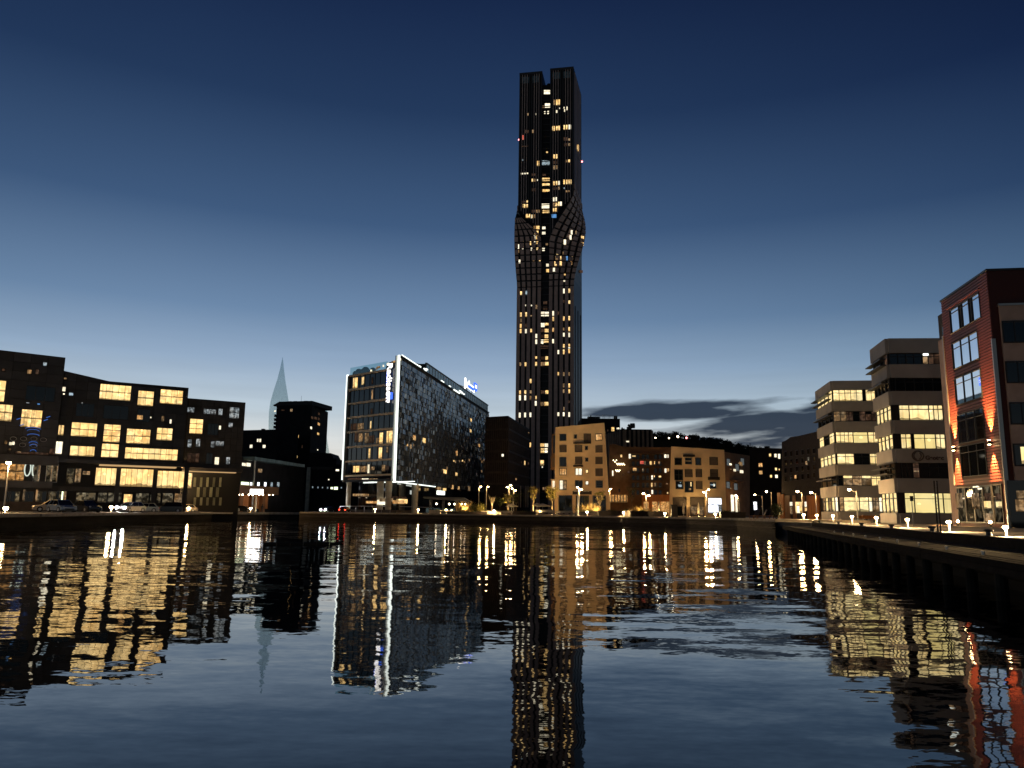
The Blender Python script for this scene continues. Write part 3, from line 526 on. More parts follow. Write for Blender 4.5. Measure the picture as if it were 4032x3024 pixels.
for r, p in (((1251, 1665, 1259, 1675), 'orange'), ((1222, 1680, 1228, 1690), 'cream'), ((1249, 1704, 1256, 1713), 'warm'), ((1225, 1640, 1233, 1650), 'faint'), ((1238, 1642, 1247, 1652), 'faint'), ((1251, 1645, 1258, 1655), 'faint'), ((1252, 1625, 1259, 1635), 'faint'), ((1243, 1786, 1249, 1792), 'cream'), ((1249, 1769, 1252, 1774), 'cream'), ((1243, 1804, 1250, 1811), 'dim')): small_window(bF, fF2, fF2.rect(r), p)
f = MB(); z = fF2.uz(1240, 1612)[1]; fF2.box(f, .5, fF2.L - .3, zF - .3, zF + .9, -.4, -.3); f.build('roof_rail', 'clear_glass', bF)
def spire(label, d, rows, back):
    t = thing('glass_spire', label, 'spire', at(rows[-1][1], d, ZL)); Ls = []; Ks = []; Rs = []; Bs = []
    for y, l, k, r in rows:
        L = P(l, y, d - 3); K = P(k, y, d - 22 * (r - l) / 80); Rr = P(r, y, d + 1); z = K.z
        L.z = Rr.z = z; Ls.append(L); Ks.append(K); Rs.append(Rr); c = (L + Rr) / 2; bb_ = back * (r - l) / 80; Bs.append(Vector((c.x * (c.y + bb_) / c.y, c.y + bb_, z)))
    for A, B in ((Ls, Ks), (Ks, Rs), (Rs, Bs), (Bs, Ls)):
        mb = MB(); n = len(A); off = Vector((0, .35, 0)) if A in (Ls, Ks) else Vector((0, -.35, 0)); vs = A + B + [q + off for q in A] + [q + off for q in B]; fs = []
        for i in range(n - 1): fs += [(i, n + i, n + i + 1, i + 1), (2 * n + i, 2 * n + i + 1, 3 * n + i + 1, 3 * n + i)]
        mb.add(vs, fs); mb.build('glass_face', 'spire_glass', t)
spire('tall pale translucent glass spire rising behind the dark apartment tower', 420, [(1408, 1112.5, 1113, 1113.5), (1450, 1103, 1113, 1119), (1485, 1093, 1112.5, 1124), (1531, 1076, 1112, 1133), (1567, 1065.5, 1111, 1139), (1603, 1060.5, 1110.5, 1144), (1640, 1059, 1110, 1147), (1720, 1058.5, 1110, 1150)], 16)
spire('small pale translucent glass spire beside the apartment tower', 400, [(1709, 1284.5, 1285, 1285.5), (1740, 1276, 1284, 1290), (1790, 1268, 1281, 1299)], 16)
fG = Fac(at(1205, 300), at(1345, 300)); bG = thing('apartment_building', 'dark stepped roofs between the apartment tower and the hotel', 'building', fG.pt(8, ZL))
volume(bG, fG, 0, fG.L + 6, 0, [(0, fG.uz(1262, 1782)[1]), (fG.uz(1302, 1785)[0], fG.uz(1302, 1784)[1]), (fG.uz(1313, 1800)[0], fG.uz(1313, 1805)[1]), (fG.uz(1324, 1806)[0], fG.uz(1324, 1805)[1]), (fG.uz(1325, 1806)[0], fG.uz(1325, 1829)[1]), (fG.L + 6, fG.uz(1340, 1830)[1])], 14, 'night_wall')
for r, p in (((1322, 1848, 1335, 1855), 'cream'), ((1292, 1886, 1297, 1891), 'cream'), ((1302, 1918, 1311, 1926), 'strip_green'), ((1315, 1917, 1330, 1928), 'strip_green'), ((1229, 1915, 1233, 1922), 'cool'), ((1250, 1916, 1254, 1923), 'cool'), ((1268, 1917, 1272, 1923), 'cool'), ((1288, 1917, 1292, 1925), 'cool'), ((1342, 1918, 1346, 1924), 'cool')): small_window(bG, fG, fG.rect(r), p)
f = MB(); u, z = fG.uz(1217, 1840); fG.box(f, u - .5, u + .9, 0, z, .1, 1.2); f.build('lit_pillar', 'column_stone', bG)
f = MB(); a = fG.rect((1225, 1838, 1312, 1850)); fG.box(f, a[0], a[1], a[2], a[3], 0, .6); f.build('cornice', 'brick_band', bG)
# ------------------------------------------------------------------ hotel
pH, qH = two((1573, 1449, 183), (1370, 1483)); pH2, rH = two((1578, 1400, 183), (1925, 1625))
f1 = Fac(qH, pH); f2 = Fac(pH, rH); zH = pH2.z; zF1 = pH.z
bH = thing('hotel', 'glass hotel with white light strips down its corners and illuminated letters on the roof', 'hotel', f1.pt(f1.L, ZMID))
zo = f1.uz(1560, 1893)[1]                                             # underside of the overhang
back = [f1.pt(0, 0), f1.pt(f1.L, 0), f2.pt(f2.L, 0)]; b4 = f1.pt(0, 0) + (f2.u * f2.L)
foot = [(p.x, p.y) for p in back] + [(b4.x, b4.y)]
MB().prism(foot, zo, zF1 + .2).build('wall', 'glass_navy', bH)
cL = f1.pt(0, 0) + f2.u * 24
MB().prism([(p.x, p.y) for p in (f1.pt(f1.L - .25, 0, -.05), f2.pt(f2.L, 0), b4, cL)], zF1 + .15, zH).build('top_storey', 'rooftop', bH)
g1 = f1.pt(2.2, 0, -3.5); g2 = f1.pt(f1.L - 2.2, 0, -3.5); u_lob = 34
MB().prism([(p.x, p.y) for p in (f1.pt(1.5, 0, -4), f1.pt(f1.L - 4, 0, -4), f2.pt(u_lob, 0, -3), f2.pt(f2.L, 0, -.3))] + [(b4.x, b4.y)], 0, zo - .02).build('lobby_glass', 'glass_dark', bH)
# floor bands across the short front
bz = [f1.uz(*zz('H', 165, y))[1] for y in (302, 428, 551, 674, 803, 936, 1064, 1192)]
for i, z in enumerate(bz):
    f = MB(); f1.box(f, .9, f1.L - 3.8 if i < 3 else f1.L - .9, z - .22, z + .22, 0, .45); f.build('floor_band', 'hotel_band', bH)
f = MB(); f1.box(f, 0, f1.L, zo - .05, zo + .5, -.2, .25); f.build('soffit_edge', 'black_metal', bH)
zs = [zH - 1.0] + bz + [zo]
# mullions and bays of the front
for j in range(len(bz) - 1):
    for i in range(1, 9):
        u = .9 + (f1.L - 1.8) * i / 9; f = MB(); f1.box(f, u - .05, u + .05, bz[j + 1] + .24, bz[j] - .24, 0, .12); f.build('mullion', 'black_metal', bH)
for r, p in (((205, 312, 247, 415), 'warm'), ((283, 305, 305, 375), 'warm'), ((370, 420, 385, 512), 'dim'), ((358, 700, 371, 772), 'warm'), ((185, 722, 240, 785), 'faint'), ((240, 720, 300, 780), 'dim'), ((220, 803, 250, 888), 'faint'), ((255, 810, 295, 888), 'dim'), ((310, 805, 345, 900), 'dim'), ((348, 830, 395, 898), 'faint'), ((412, 850, 440, 903), 'dim'), ((443, 803, 475, 903), 'warm'), ((505, 787, 567, 898), 'warm'), ((345, 945, 361, 1036), 'warm'), ((435, 936, 466, 1038), 'warm'), ((503, 930, 525, 985), 'dim'),
             ((207, 1102, 262, 1160), 'warm'), ((266, 1102, 330, 1158), 'dim'), ((336, 1088, 354, 1170), 'cream'), ((360, 1108, 398, 1140), 'dim'), ((460, 1092, 495, 1150), 'dim'), ((500, 1100, 525, 1140), 'faint'), ((363, 590, 380, 640), 'faint'), ((372, 310, 386, 370), 'faint')):
    window(bH, f1, f1.rect(zz('H', *r)), 1, 1, p, 'black_metal', t=.05, proud=.08)
for r, p in (((285, 1213, 345, 1231), 'cream'), ((345, 1215, 425, 1230), 'dim'), ((160, 1210, 280, 1226), 'faint'), ((505, 1213, 560, 1226), 'faint')): small_window(bH, f1, f1.rect(zz('H', *r)), p, 'entrance_light')
# corner light strips
def strip(name, f, u, z0, z1, w=.55, m='led_white'): mb = MB(); f.box(mb, u - w / 2, u + w / 2, z0, z1, .0, .35); return mb.build(name, m, bH)
zt2 = f1.uz(1577, 1398)[1]; strip('light_strip', f1, f1.L - .1, zo, zt2, .5)
zl0, zl1 = f1.uz(1346, 1890)[1], f1.uz(1366, 1477)[1]; strip('light_strip', f1, .1, zl0, zl1, .6)
for u in (.8, f1.L - .75): f = MB(); f1.box(f, u - .18, u + .18, zo, zF1 if u < 3 else zH, 0, .6); f.build('corner_fin', 'steel', bH)
# tilted glass tiles over the long side
nr, Lh = 23, f2.L; hr = (zH - .9 - zo) / nr; wt = 1.12; nc = int(Lh / wt)
tiles = []
for j in range(nr):
    for i in range(nc):
        u0 = .9 + i * wt + (j % 2) * wt * .5
        if u0 + wt > Lh: continue
        tiles.append((u0, zo + j * hr))
def tile(mb, u, z):
    w = wt * random.choice((.55, .8, .92, .96)); a = random.gauss(0, .045); b = random.gauss(0, .045); x0 = u + random.uniform(.02, wt - w)
    mb.hexa([f2.pt(x0, z + .06, .22 + a + b), f2.pt(x0 + w, z + .06, .22 - a + b), f2.pt(x0 + w, z + .06, .04), f2.pt(x0, z + .06, .04),
             f2.pt(x0, z + hr - .06, .22 + a - b), f2.pt(x0 + w, z + hr - .06, .22 - a - b), f2.pt(x0 + w, z + hr - .06, .04), f2.pt(x0, z + hr - .06, .04)])
tiles.sort(key=lambda q: q[0]); litset = []
for r in ((735, 828, 757, 872), (823, 853, 846, 897), (708, 910, 720, 948), (1250, 678, 1259, 706), (1245, 775, 1256, 802), (1323, 905, 1333, 932), (1007, 1135, 1035, 1172), (1120, 965, 1132, 1010), (1117, 1162, 1130, 1192), (1083, 1272, 1096, 1310), (1230, 1285, 1245, 1325), (1140, 1285, 1150, 1312), (682, 905, 688, 925), (735, 905, 742, 925), (1095, 1050, 1103, 1065), (1175, 1048, 1182, 1062), (1035, 1108, 1042, 1140), (960, 1290, 985, 1320), (1008, 1300, 1015, 1328), (1024, 1300, 1030, 1325)):
    small_window(bH, f2, f2.rect(zz('H', *r)), random.choice(('warm', 'orange', 'dim')), 'window', .3)
for x, y in ((1130, 985), (1115, 1065), (1150, 1060), (1195, 1068), (1240, 1050), (1340, 1040), (1352, 1065), (1368, 1050), (1385, 1075), (1395, 1045), (1402, 1090), (1410, 1060), (1412, 1110), (1385, 1120), (1350, 1150), (1330, 1260), (1392, 1240), (1412, 1230), (1372, 1255)):
    small_window(bH, f2, f2.rect(zz('H', x - 2, y - 11, x + 3, y + 11)), 'dim' if y < 1200 else 'faint', 'window', .3)
near = [t_ for t_ in tiles][:300]
for u, z in near: mb = MB(); tile(mb, u, z); mb.build('tile', 'tile_glass', bH)
mb = MB()
for u, z in tiles[300:]: tile(mb, u, z)
stuff(mb.build('tile', 'tile_glass', bH))
# roof: glass parapet, plant room, terrace with rail and furniture, light lines
u0 = f2.uz(1683, 1470)[0]; z1 = f2.uz(1924, 1594)[1]; f = MB(); f2.box(f, u0, Lh - .5, zH - .1, z1 - .25, -.5, -.3); f.build('parapet', 'parapet_glass', bH)
n = int((Lh - u0) / 3)
for i in range(n): f = MB(); u = u0 + 3 * i; f2.box(f, u, u + .08, zH, z1 - .25, -.3, -.22); f.build('parapet_post', 'steel', bH)
f = MB(); f2.box(f, u0 - .2, Lh - .3, z1 - .25, z1, -.7, -.1); f.build('parapet_rail', 'black_metal', bH)
f = MB(); f2.box(f, 0, Lh, zH - .02, zH + .12, -.3, .3); f.build('roof_edge', 'black_metal', bH)
a = f2.uz(1681, 1455); b = f2.uz(1711, 1450); c = f2.uz(1723, 1460); zt = f2.uz(1696, 1421)[1]; zt3 = f2.uz(1716, 1429)[1]; d = -5
k = (f2.pt(0, 0, 0) - CP).length
def far(u, d): return u + 0  # plant room sits a little back from the edge
MB().hexa([f2.pt(a[0], zH, -8), f2.pt(b[0] + 2, zH, -3), f2.pt(b[0] + 4, zH, -9), f2.pt(a[0] + 5, zH, -14), f2.pt(a[0] + .8, zt, -7.6), f2.pt(b[0] + 1.4, zt, -3.6), f2.pt(b[0] + 3.4, zt, -9), f2.pt(a[0] + 5, zt, -13)]).build('plant_room', 'rooftop', bH)
f = MB(); f2.box(f, b[0] + 2, c[0] + 2.5, zH, zt3, -8, -3.2); f.build('plant_room', 'rooftop', bH)
f = MB(); f2.box(f, 1, f2.uz(1645, 1440)[0], zH + .15, zH + .42, .05, .3); f.build('roof_light_line', 'led_white', bH)
for x, y, w in ((1650, 1443, 3), (1669, 1453, 3), (1672, 1458, 3), (1677, 1454, 3), (1739, 1502, 5), (1768, 1521, 3), (1795, 1541, 12), (1811, 1541, 5), (1818, 1548, 8)):
    u, z = f2.uz(x, y); w0 = f2.uz(x - w, y)[0]; w1 = f2.uz(x + w, y)[0]; f = MB(); f2.box(f, w0, w1, z - .14, z + .14, .1, .4); f.build('roof_light', 'led_white', bH)
f = MB(); f1.box(f, .4, f1.L * .75, zF1, zF1 + 2.3, -.4, -.35); f.build('terrace_rail', 'clear_glass', bH)
for u, h, w in ((1.2, 1.5, 1.1), (2.6, 1.9, .9), (4.2, 1.7, 1.0), (5.3, 2.1, .8), (6.8, 1.2, 1.6), (8.2, 1.6, .9)):
    mb = MB(); mb.ball(f1.pt(u, zF1 + h * .55, -1.4), h * .5, 8, 6); mb.cyl(f1.pt(u, zF1, -1.4), f1.pt(u, zF1 + h * .3, -1.4), .3, .25, 8); tag(mb.build('potted_shrub', 'wood_far'), {1.2: 'round clipped shrub nearest the left end of the hotel roof terrace', 2.6: 'second round shrub from the left on the hotel roof terrace', 4.2: 'third round shrub from the left on the hotel roof terrace', 5.3: 'tallest shrub on the hotel roof terrace', 6.8: 'widest low shrub on the hotel roof terrace', 8.2: 'last shrub before the roof bar on the hotel terrace'}[u], 'shrub', 'shrubs on the hotel roof terrace')
for x, y, w, p in ((612, 150, 14, 'cream'), (595, 157, 10, 'cream'), (572, 166, 9, 'orange'), (512, 188, 9, 'cream'), (470, 205, 3, 'cream'), (427, 217, 12, 'dim'), (411, 228, 6, 'dim'), (360, 248, 3, 'cream'), (553, 172, 8, 'dim')):
    u, z = f1.uz(*zz('H', x, y)); w0 = f1.uz(*zz('H', x - w, y))[0]; w1 = f1.uz(*zz('H', x + w, y))[0]; f = MB(); f1.box(f, w0, w1, z - .25, z + .25, -.3, -.1); f.build('roof_light', p, bH)
# vertical lettering on the front and its blue box
u, z = f1.uz(1541, 1436); zb = f1.uz(1541, 1546)[1]; sz = 2.9
text('Radisson', bH, f1.pt(u - .3, z + .2, .95), (0, 0, -1), f1.u, sz * .92, 'led_sign', bold=.05)
f = MB(); a = f1.rect((1531.5, 1465, 1534, 1520)); f1.box(f, a[0], a[1], a[2], a[3], .6, .8); f.build('blue_tube', 'sign_blue', bH)
a = f1.rect((1533, 1547, 1550, 1573)); f = MB(); f1.box(f, a[0], a[1], a[2], a[3], .3, .8); f.build('sign_box', 'sign_blue', bH)
text('BLU', bH, f1.pt(a[0] + .25, a[3] - .25, .84), (0, 0, -1), f1.u, (a[1] - a[0]) * .8, 'led_sign', bold=.03)
# roof letters at the far end, on a steel frame
sA = f2.uz(1848, 1500)[0]; sB = f2.uz(1883, 1515)[0]; zs0 = f2.uz(1862, 1530)[1]; zs1 = f2.uz(1852, 1490)[1]
text('Radisson', bH, f2.pt(sA, zs0, -1.5), f2.u, (0, 0, 1), (sB - sA) / 3.35, 'led_sign', bold=.09)
f = MB(); mid = f2.uz(1852, 1502); f2.box(f, sA, sA + .7, zs0 - 1.5, zs1, -1.7, -1.4); f.build('swash', 'led_sign', bH)
a = f2.rect((1858, 1521, 1878, 1532)); f = MB(); f2.box(f, a[0], a[1], a[2], a[3], -1.4, -1.1); f.build('sign_box', 'sign_blue', bH)
a = f2.rect((1882, 1509, 1891, 1538)); f = MB(); f2.box(f, a[0], a[1], a[2], a[3], -1.6, -1.1); f.build('sign_box', 'sign_blue', bH)
text('BLU', bH, f2.pt(a[0] + .2, (a[2] + a[3]) / 2 - .5, -1.05), f2.u, (0, 0, 1), (a[1] - a[0]) / 2.6, 'led_sign', bold=.05)
f = MB(); f.cyl(f2.pt(f2.uz(1827, 1515)[0], f2.uz(1827, 1515)[1], -1.8), f2.pt(f2.uz(1890, 1542)[0], f2.uz(1890, 1542)[1], -1.8), .18, .18, 6); f.build('sign_beam', 'black_metal', bH)
for x in (1834, 1855, 1859, 1878): f = MB(); u, z = f2.uz(x, 1530); f.cyl(f2.pt(u, zH, -1.8), f2.pt(u, f2.uz(x, 1520 + (x - 1830) * .3)[1], -1.8), .13, .13, 6); f.build('sign_post', 'black_metal', bH)
# ground level: stone columns, soffit lights, light line, balustrade
for x0, x1, d in ((130, 160, -.6), (378, 420, -1.6), (483, 523, -.6), (750, 790, -.4)):
    ff = f1 if x0 < 600 else f2
    u0, u1, z0, _ = ff.rect(zz('H', x0, 1300, x1, 1505)); w = (u1 - u0) * .5; c = ff.pt((u0 + u1) / 2, 0, d); w = min(w, .9)
    MB().lathe([(w * .82, ZMID), (w * .88, 4), (w, zo)], (c.x, c.y, 0), 10).build('column', 'column_stone', bH)
for x0, y0, x1, y1 in ((215, 1250, 302, 1243), (290, 1257, 386, 1252), (310, 1240, 390, 1233), (390, 1239, 462, 1233), (428, 1246, 492, 1240), (425, 1257, 486, 1251), (515, 1243, 600, 1237), (550, 1259, 620, 1253), (600, 1249, 682, 1243), (700, 1256, 750, 1249)):
    u0 = f1.uz(*zz('H', x0, y0))[0] ; u1 = f1.uz(*zz('H', x1, y1))[0]; dd = -.5 - (1259 - (y0 + y1) / 2) * .0 - random.uniform(.2, 3)
    f = MB(); f1.box(f, max(.5, u0), min(f1.L - .5, u1), zo - .22, zo - .06, dd - .3, dd); f.build('soffit_light', 'led_white', bH)
f = MB(); ue = f2.uz(*zz('H', 937, 1283))[0]; f2.box(f, .4, ue, zo - .3, zo - .08, -.1, .25); f.build('light_strip', 'led_white', bH)
f = MB(); a = f2.uz(*zz('H', 950, 1320)); f2.box(f, a[0], a[0] + 5, zo - 2.3, zo - 1.2, .1, 1.2); f.build('entrance_sign_light', 'panel_white' if 0 else 'led_white', bH)
f = MB(); f1.box(f, 1, f1.L, 3.0, 3.12, 1.2, 1.32); f.build('balustrade', 'steel', bH)
f = MB(); f2.box(f, 0, f2.uz(1690, 1985)[0], 3.0, 3.12, 1.2, 1.32); f.build('balustrade', 'steel', bH)
for i in range(7): f = MB(); u = 1 + (f1.L - 1) * i / 6; f1.box(f, u - .04, u + .04, ZMID, 3, 1.22, 1.3); f.build('baluster', 'steel', bH)
f = MB(); f1.box(f, 1, f1.L + 2, ZMID - .2, 2.25, -3.6, 1.1); f.build('plinth', 'brick_band', bH)
for r, p in (((203, 1350, 262, 1372), 'dim'), ((420, 1405, 432, 1450), 'cream'), ((440, 1390, 478, 1420), 'dim'), ((545, 1375, 600, 1390), 'faint'), ((665, 1398, 692, 1440), 'warm'), ((560, 1408, 580, 1440), 'orange'), ((320, 1415, 345, 1437), 'orange')):
    a = f1.rect(zz('H', *r)) if r[0] < 600 else f2.rect(zz('H', *r)); small_window(bH, f1 if r[0] < 600 else f2, a, p, 'lobby_lamp', -2.9)
# ------------------------------------------------------------------ dark brick office beside the tower
pK, qK = two((2001, 1637, 236), (1918, 1637)); _, rK = two((2001, 1637, 236), (2085, 1690))
k1 = Fac(at(1905, 240), pK); k2 = Fac(pK, rK); zK = pK.z
bK = thing('brick_office', 'dark brick office with horizontal bands between the hotel and the tall tower', 'office building', pK - Vector((0, 0, pK.z - ZMID)))
MB().prism([(p.x, p.y) for p in (k1.pt(0, 0), k1.pt(k1.L, 0), k2.pt(k2.L, 0), k2.pt(k2.L, 0) + (k1.pt(0, 0) - k1.pt(k1.L, 0)))], 0, zK).build('wall', 'brick_dark', bK)
for y in (420, 547, 680, 803, 933, 1068):
    z = k1.uz(*zz('M', 450, y))[1]
    for f, e in ((k1, 0), (k2, .002)): mb = MB(); f.box(mb, 0, f.L, z - .3, z + .3, 0, .3 + e); mb.build('floor_band', 'brick_band', bK)
zf = [k1.uz(*zz('M', 450, y))[1] for y in (275, 420, 547, 680, 803, 933, 1068)]
for f, n in ((k1, 12), (k2, 26)):
    for j in range(len(zf) - 1):
        mb = MB()
        for i in range(n): u = f.L * (i + .25) / n; f.box(mb, u, u + f.L / n * .4, zf[j + 1] + .3, zf[j] - .3, 0, .16)
        stuff(mb.build('brick_pier', 'brick_band', bK))
for r, p in (((384, 718, 402, 748), 'cream'),): small_window(bK, k1, k1.rect(zz('M', *r)), p, d=.3)
for r, p in (((640, 800, 650, 850), 'warm'), ((537, 1005, 546, 1028), 'dim'), ((688, 460, 696, 470), 'dim'), ((600, 805, 606, 830), 'faint'), ((686, 815, 692, 845), 'faint')): small_window(bK, k2, k2.rect(zz('M', *r)), p, d=.3)
for x in (497, 590, 652, 677): u, z = k2.uz(*zz('M', x, 1095)); zb = k2.uz(*zz('M', x, 1350))[1]; mb = MB(); k2.box(mb, u - .25, u + .25, zb, z, .3, .5); mb.build('lit_pier', 'column_stone', bK)
f = MB(); k2.box(f, k2.uz(*zz('M', 480, 1200))[0], k2.L, 0, k2.uz(*zz('M', 460, 1100))[1] - .2, -.1, .12); f.build('shop_glass', 'glass_dark', bK)
# ------------------------------------------------------------------ the tall tower
pT, qT = two((2259, 265, 390), (2046, 284)); _, rT = two((2259, 265, 390), (2289, 375))
fT = Fac(qT, pT); WT = fT.L; zT = pT.z
bT = thing('skyscraper', 'very tall dark tower with a twisted waist and scattered lit windows', 'skyscraper', fT.pt(WT / 2, ZMID))
rb = Vector((rT.x - pT.x, rT.y - pT.y, 0)); rbu, rbd = rb.dot(fT.u), rb.dot(fT.n)      # offset from front edge to back edge
uS1, uS2 = fT.uz(2127, 1400)[0], fT.uz(2160, 1400)[0]; uS1t, uS2t = fT.uz(2137, 300)[0], fT.uz(2167, 300)[0]
uS1, uS2 = (uS1 + uS1t) / 2, (uS2 + uS2t) / 2
zy = lambda y: fT.uz(2150, y)[1]
zL_, zN = fT.uz(2090, 287)[1], fT.uz(2150, 330)[1]
NF = 68; fh = (zT - ZMID) / NF
def sm(x): x = min(1, max(0, x)); return x * x * (3 - 2 * x)
def ringR(z):
    tb = min(1, max(0, (zy(765) - z) / (zy(765) - zy(1117)))); tc = .5 * (sm((zy(765) - z) / (zy(765) - zy(945))) + min(1, max(0, (zy(765) - z) / (zy(765) - zy(945)))))
    bul = math.sin(math.pi * tb ** .75)
    A = (uS2, 0.); C = (WT + (uS2 - WT) * tc, 1.0 * 4 * tc * (1 - tc)); B = (WT + rbu * (1 - sm(tb)) + 2.9 * bul, rbd * (1 - sm(tb)) + .4 * bul); D = (WT + rbu, rbd)
    return [A, C, B, D, (uS2, rbd)]
def ringL(z):
    tb = min(1, max(0, (zy(735) - z) / (zy(735) - zy(1117)))); tc = sm((zy(822) - z) / (zy(822) - zy(945))); tf = sm(tb * 3.4)
    bul = math.sin(math.pi * tb ** 1.0)
    A = (uS1, 0.); C = (uS1 * tc, .8 * 4 * tc * (1 - tc)); B = (rbu * (1 - tf) - 1.7 * bul, rbd * (1 - tf) + .3 * bul); D = (rbu, rbd)
    return [A, C, B, D, (uS1, rbd)]
def loft(ring, ztop, name):
    zsx = [0] + [ZMID + fh * i for i in range(1, NF + 1) if ZMID + fh * i < ztop - .5] + [ztop]
    vs = []; fs = []
    for z in zsx:
        for u, d in ring(z): vs.append(fT.pt(u, z, d))
    for j in range(len(zsx) - 1):
        for i in range(5): a, b = j * 5 + i, j * 5 + (i + 1) % 5; fs.append((a, b, b + 5, a + 5))
    fs.append(tuple(range(5 * (len(zsx) - 1), 5 * len(zsx))))
    mb = MB().add(vs, fs); mb.build(name, 'tower_glass', bT); return mb
LR = loft(ringR, zT, 'right_shaft'); LL = loft(ringL, zL_, 'left_shaft')
f = MB(); fT.box(f, uS1 + .02, uS2 - .02, 0, zN, rbd, -1.2); f.build('centre_slot', 'tower_glass', bT)
f = MB(); f.lathe([(1.6, 0), (1.8, 1), (1.0, 2.6), (.3, 3)], fT.pt((uS1 + uS2) / 2 + .8, zN, -5), 8); f.build('roof_machine', 'rooftop', bT)
for i in range(int((zN - 8) / fh)):
    z = ZMID + fh * (i + 1); mb = MB(); fT.box(mb, uS1 + .05, uS2 - .05, z - .22, z + .22, -1.2, -.75); mb.build('slot_balcony', 'tower_slab', bT)
# fins of the upper half: each fin runs down to where the twisted face takes over
def fin(u, ztop, z0, w, mt='tower_fin', name='fin', d1=.45): mb = MB(); fT.box(mb, u - w, u + w, z0, ztop, .0, d1); mb.build(name, mt, bT)
for side in (0, 1):
    a, b = (0, uS1) if side == 0 else (uS2, WT); zt = zL_ if side == 0 else zT
    for i in range(10):
        u = a + (b - a) * (i + .35) / 9.7; thick = i in (0, 4, 5, 9)
        y0 = 812 + (940 - 812) * (u / uS1) if side == 0 else 765 + (945 - 765) * (WT - u) / (WT - uS2)
        fin(u, zt - 1, zy(y0) + .5, .30 if thick else .17, 'tower_slab' if thick else 'tower_fin')
    f = MB()
    for i in (0, 1):
        u0 = a + (b - a) * (.10 + .44 * i); f = MB(); fT.box(f, u0, u0 + (b - a) * .32, zt - 6.0, zt - 2.2, .02, .2); f.build('crown_sky_panel', 'parapet_glass', bT)  # pale panels added in place of sky glimpsed through the open crown
        mb = MB(); mb.cyl(fT.pt(u0, zt - 6, .25), fT.pt(u0 + (b - a) * .32, zt - 2.2, .25), .12, .12, 5); mb.build('brace', 'tower_slab', bT)
mb = MB(); fT.box(mb, 0, uS1, zL_ - 1.1, zL_ + .25, -.5, .5); mb.build('roof_rim', 'tower_slab', bT)
mb = MB(); fT.box(mb, uS2, WT, zT - 1.1, zT + .25, -.5, .5); mb.build('roof_rim', 'tower_slab', bT)
fS = Fac(pT, rT)
for i in range(5): mb = MB(); u = fS.L * (i + .6) / 5.6; fS.box(mb, u - .7, u + .7, zy(770), zT - 1.5, 0, .35); mb.build('fin', 'tower_fin', bT)
# facing panels on the face that turns, pilasters below it
COLS = []; x = 0
for i in range(5): COLS.append((x, x + .137)); x += .137 + .0788
def face(ring, z): r = ring(z); return Vector(fT.pt(r[1][0], z, r[1][1])), Vector(fT.pt(r[2][0], z, r[2][1]))
nP = 0
for ring in (ringL, ringR):
    i0 = int((zy(1117) - ZMID) / fh)
    for i in range(i0, i0 + 16):
        z0, z1 = ZMID + fh * i + .75, ZMID + fh * (i + 1) - .1
        C0, B0 = face(ring, z0); C1, B1 = face(ring, z1)
        if (B1 - C1).length < 3: continue
        n = (B0 - C0).cross(Vector((0, 0, 1))).normalized()
        if n.dot(-C0) < 0: n = -n
        for a, b in COLS:
            p = [C0.lerp(B0, a), C0.lerp(B0, b), C1.lerp(B1, b), C1.lerp(B1, a)]
            mb = MB(); mb.hexa([p[0] + n * .5, p[1] + n * .5, p[1], p[0], p[3] + n * .5, p[2] + n * .5, p[2], p[3]]); mb.build('facing_panel', 'tower_panel', bT)
        mb = MB(); e0, e1 = C1 + Vector((0, 0, .02)), B1 + Vector((0, 0, .02)); mb.hexa([e0 + n * .3, e1 + n * .3, e1, e0] + [q_ + Vector((0, 0, .3)) for q_ in (e0 + n * .3, e1 + n * .3, e1, e0)]); mb.build('floor_slab', 'tower_slab', bT)
zpil = ZMID + fh * int((zy(1117) - ZMID) / fh) + .2
for a0, b0 in ((0, uS1), (uS2, WT)):
    for a, b in COLS: mb = MB(); fT.box(mb, a0 + (b0 - a0) * a, a0 + (b0 - a0) * b, 0, zpil, .0, .55); mb.build('pilaster', 'tower_panel', bT)
for i in range(3): mb = MB(); u = fS.L * (i + .5) / 3; fS.box(mb, u - .5, u + .5, 0, zy(1200), 0, .3); mb.build('pilaster', 'tower_slab', bT)
# lit windows found on the tower's own surface
allb = MB(); allb.add(LR.v, LR.f); allb.add(LL.v, LL.f); s_ = MB(); fT.box(s_, uS1 + .02, uS2 - .02, 0, zN, rbd, -1.2); allb.add(s_.v, s_.f)
bvh = BVHTree.FromPolygons([Vector(v) for v in allb.v], allb.f)
TW = dict(w='cream', o='warm', d='dim', f='faint', c='cool', r='red', s='skyblue', p='orange')
def tw(k, L):
    for x0, y0, x1, y1, p in L:
        pts = []
        X0, Y0, X1, Y1 = zz(k, x0, y0, x1, y1); cx, cy = (X0 + X1) / 2, (Y0 + Y1) / 2
        h, n, _, _ = bvh.ray_cast(CP, ray(cx, cy).normalized())
        if h is None: continue
        if n.dot(CP - h) < 0: n = -n
        for X, Y in ((X0, Y1), (X1, Y1), (X1, Y0), (X0, Y0)):
            d = ray(X, Y); pts.append(CP + d * ((h - CP).dot(n) / d.dot(n)))
        mb = MB(); mb.hexa([pts[0] + n * .18, pts[1] + n * .18, pts[1] + n * .03, pts[0] + n * .03, pts[3] + n * .18, pts[2] + n * .18, pts[2] + n * .03, pts[3] + n * .03]); mb.build('window', TW[p], bT)
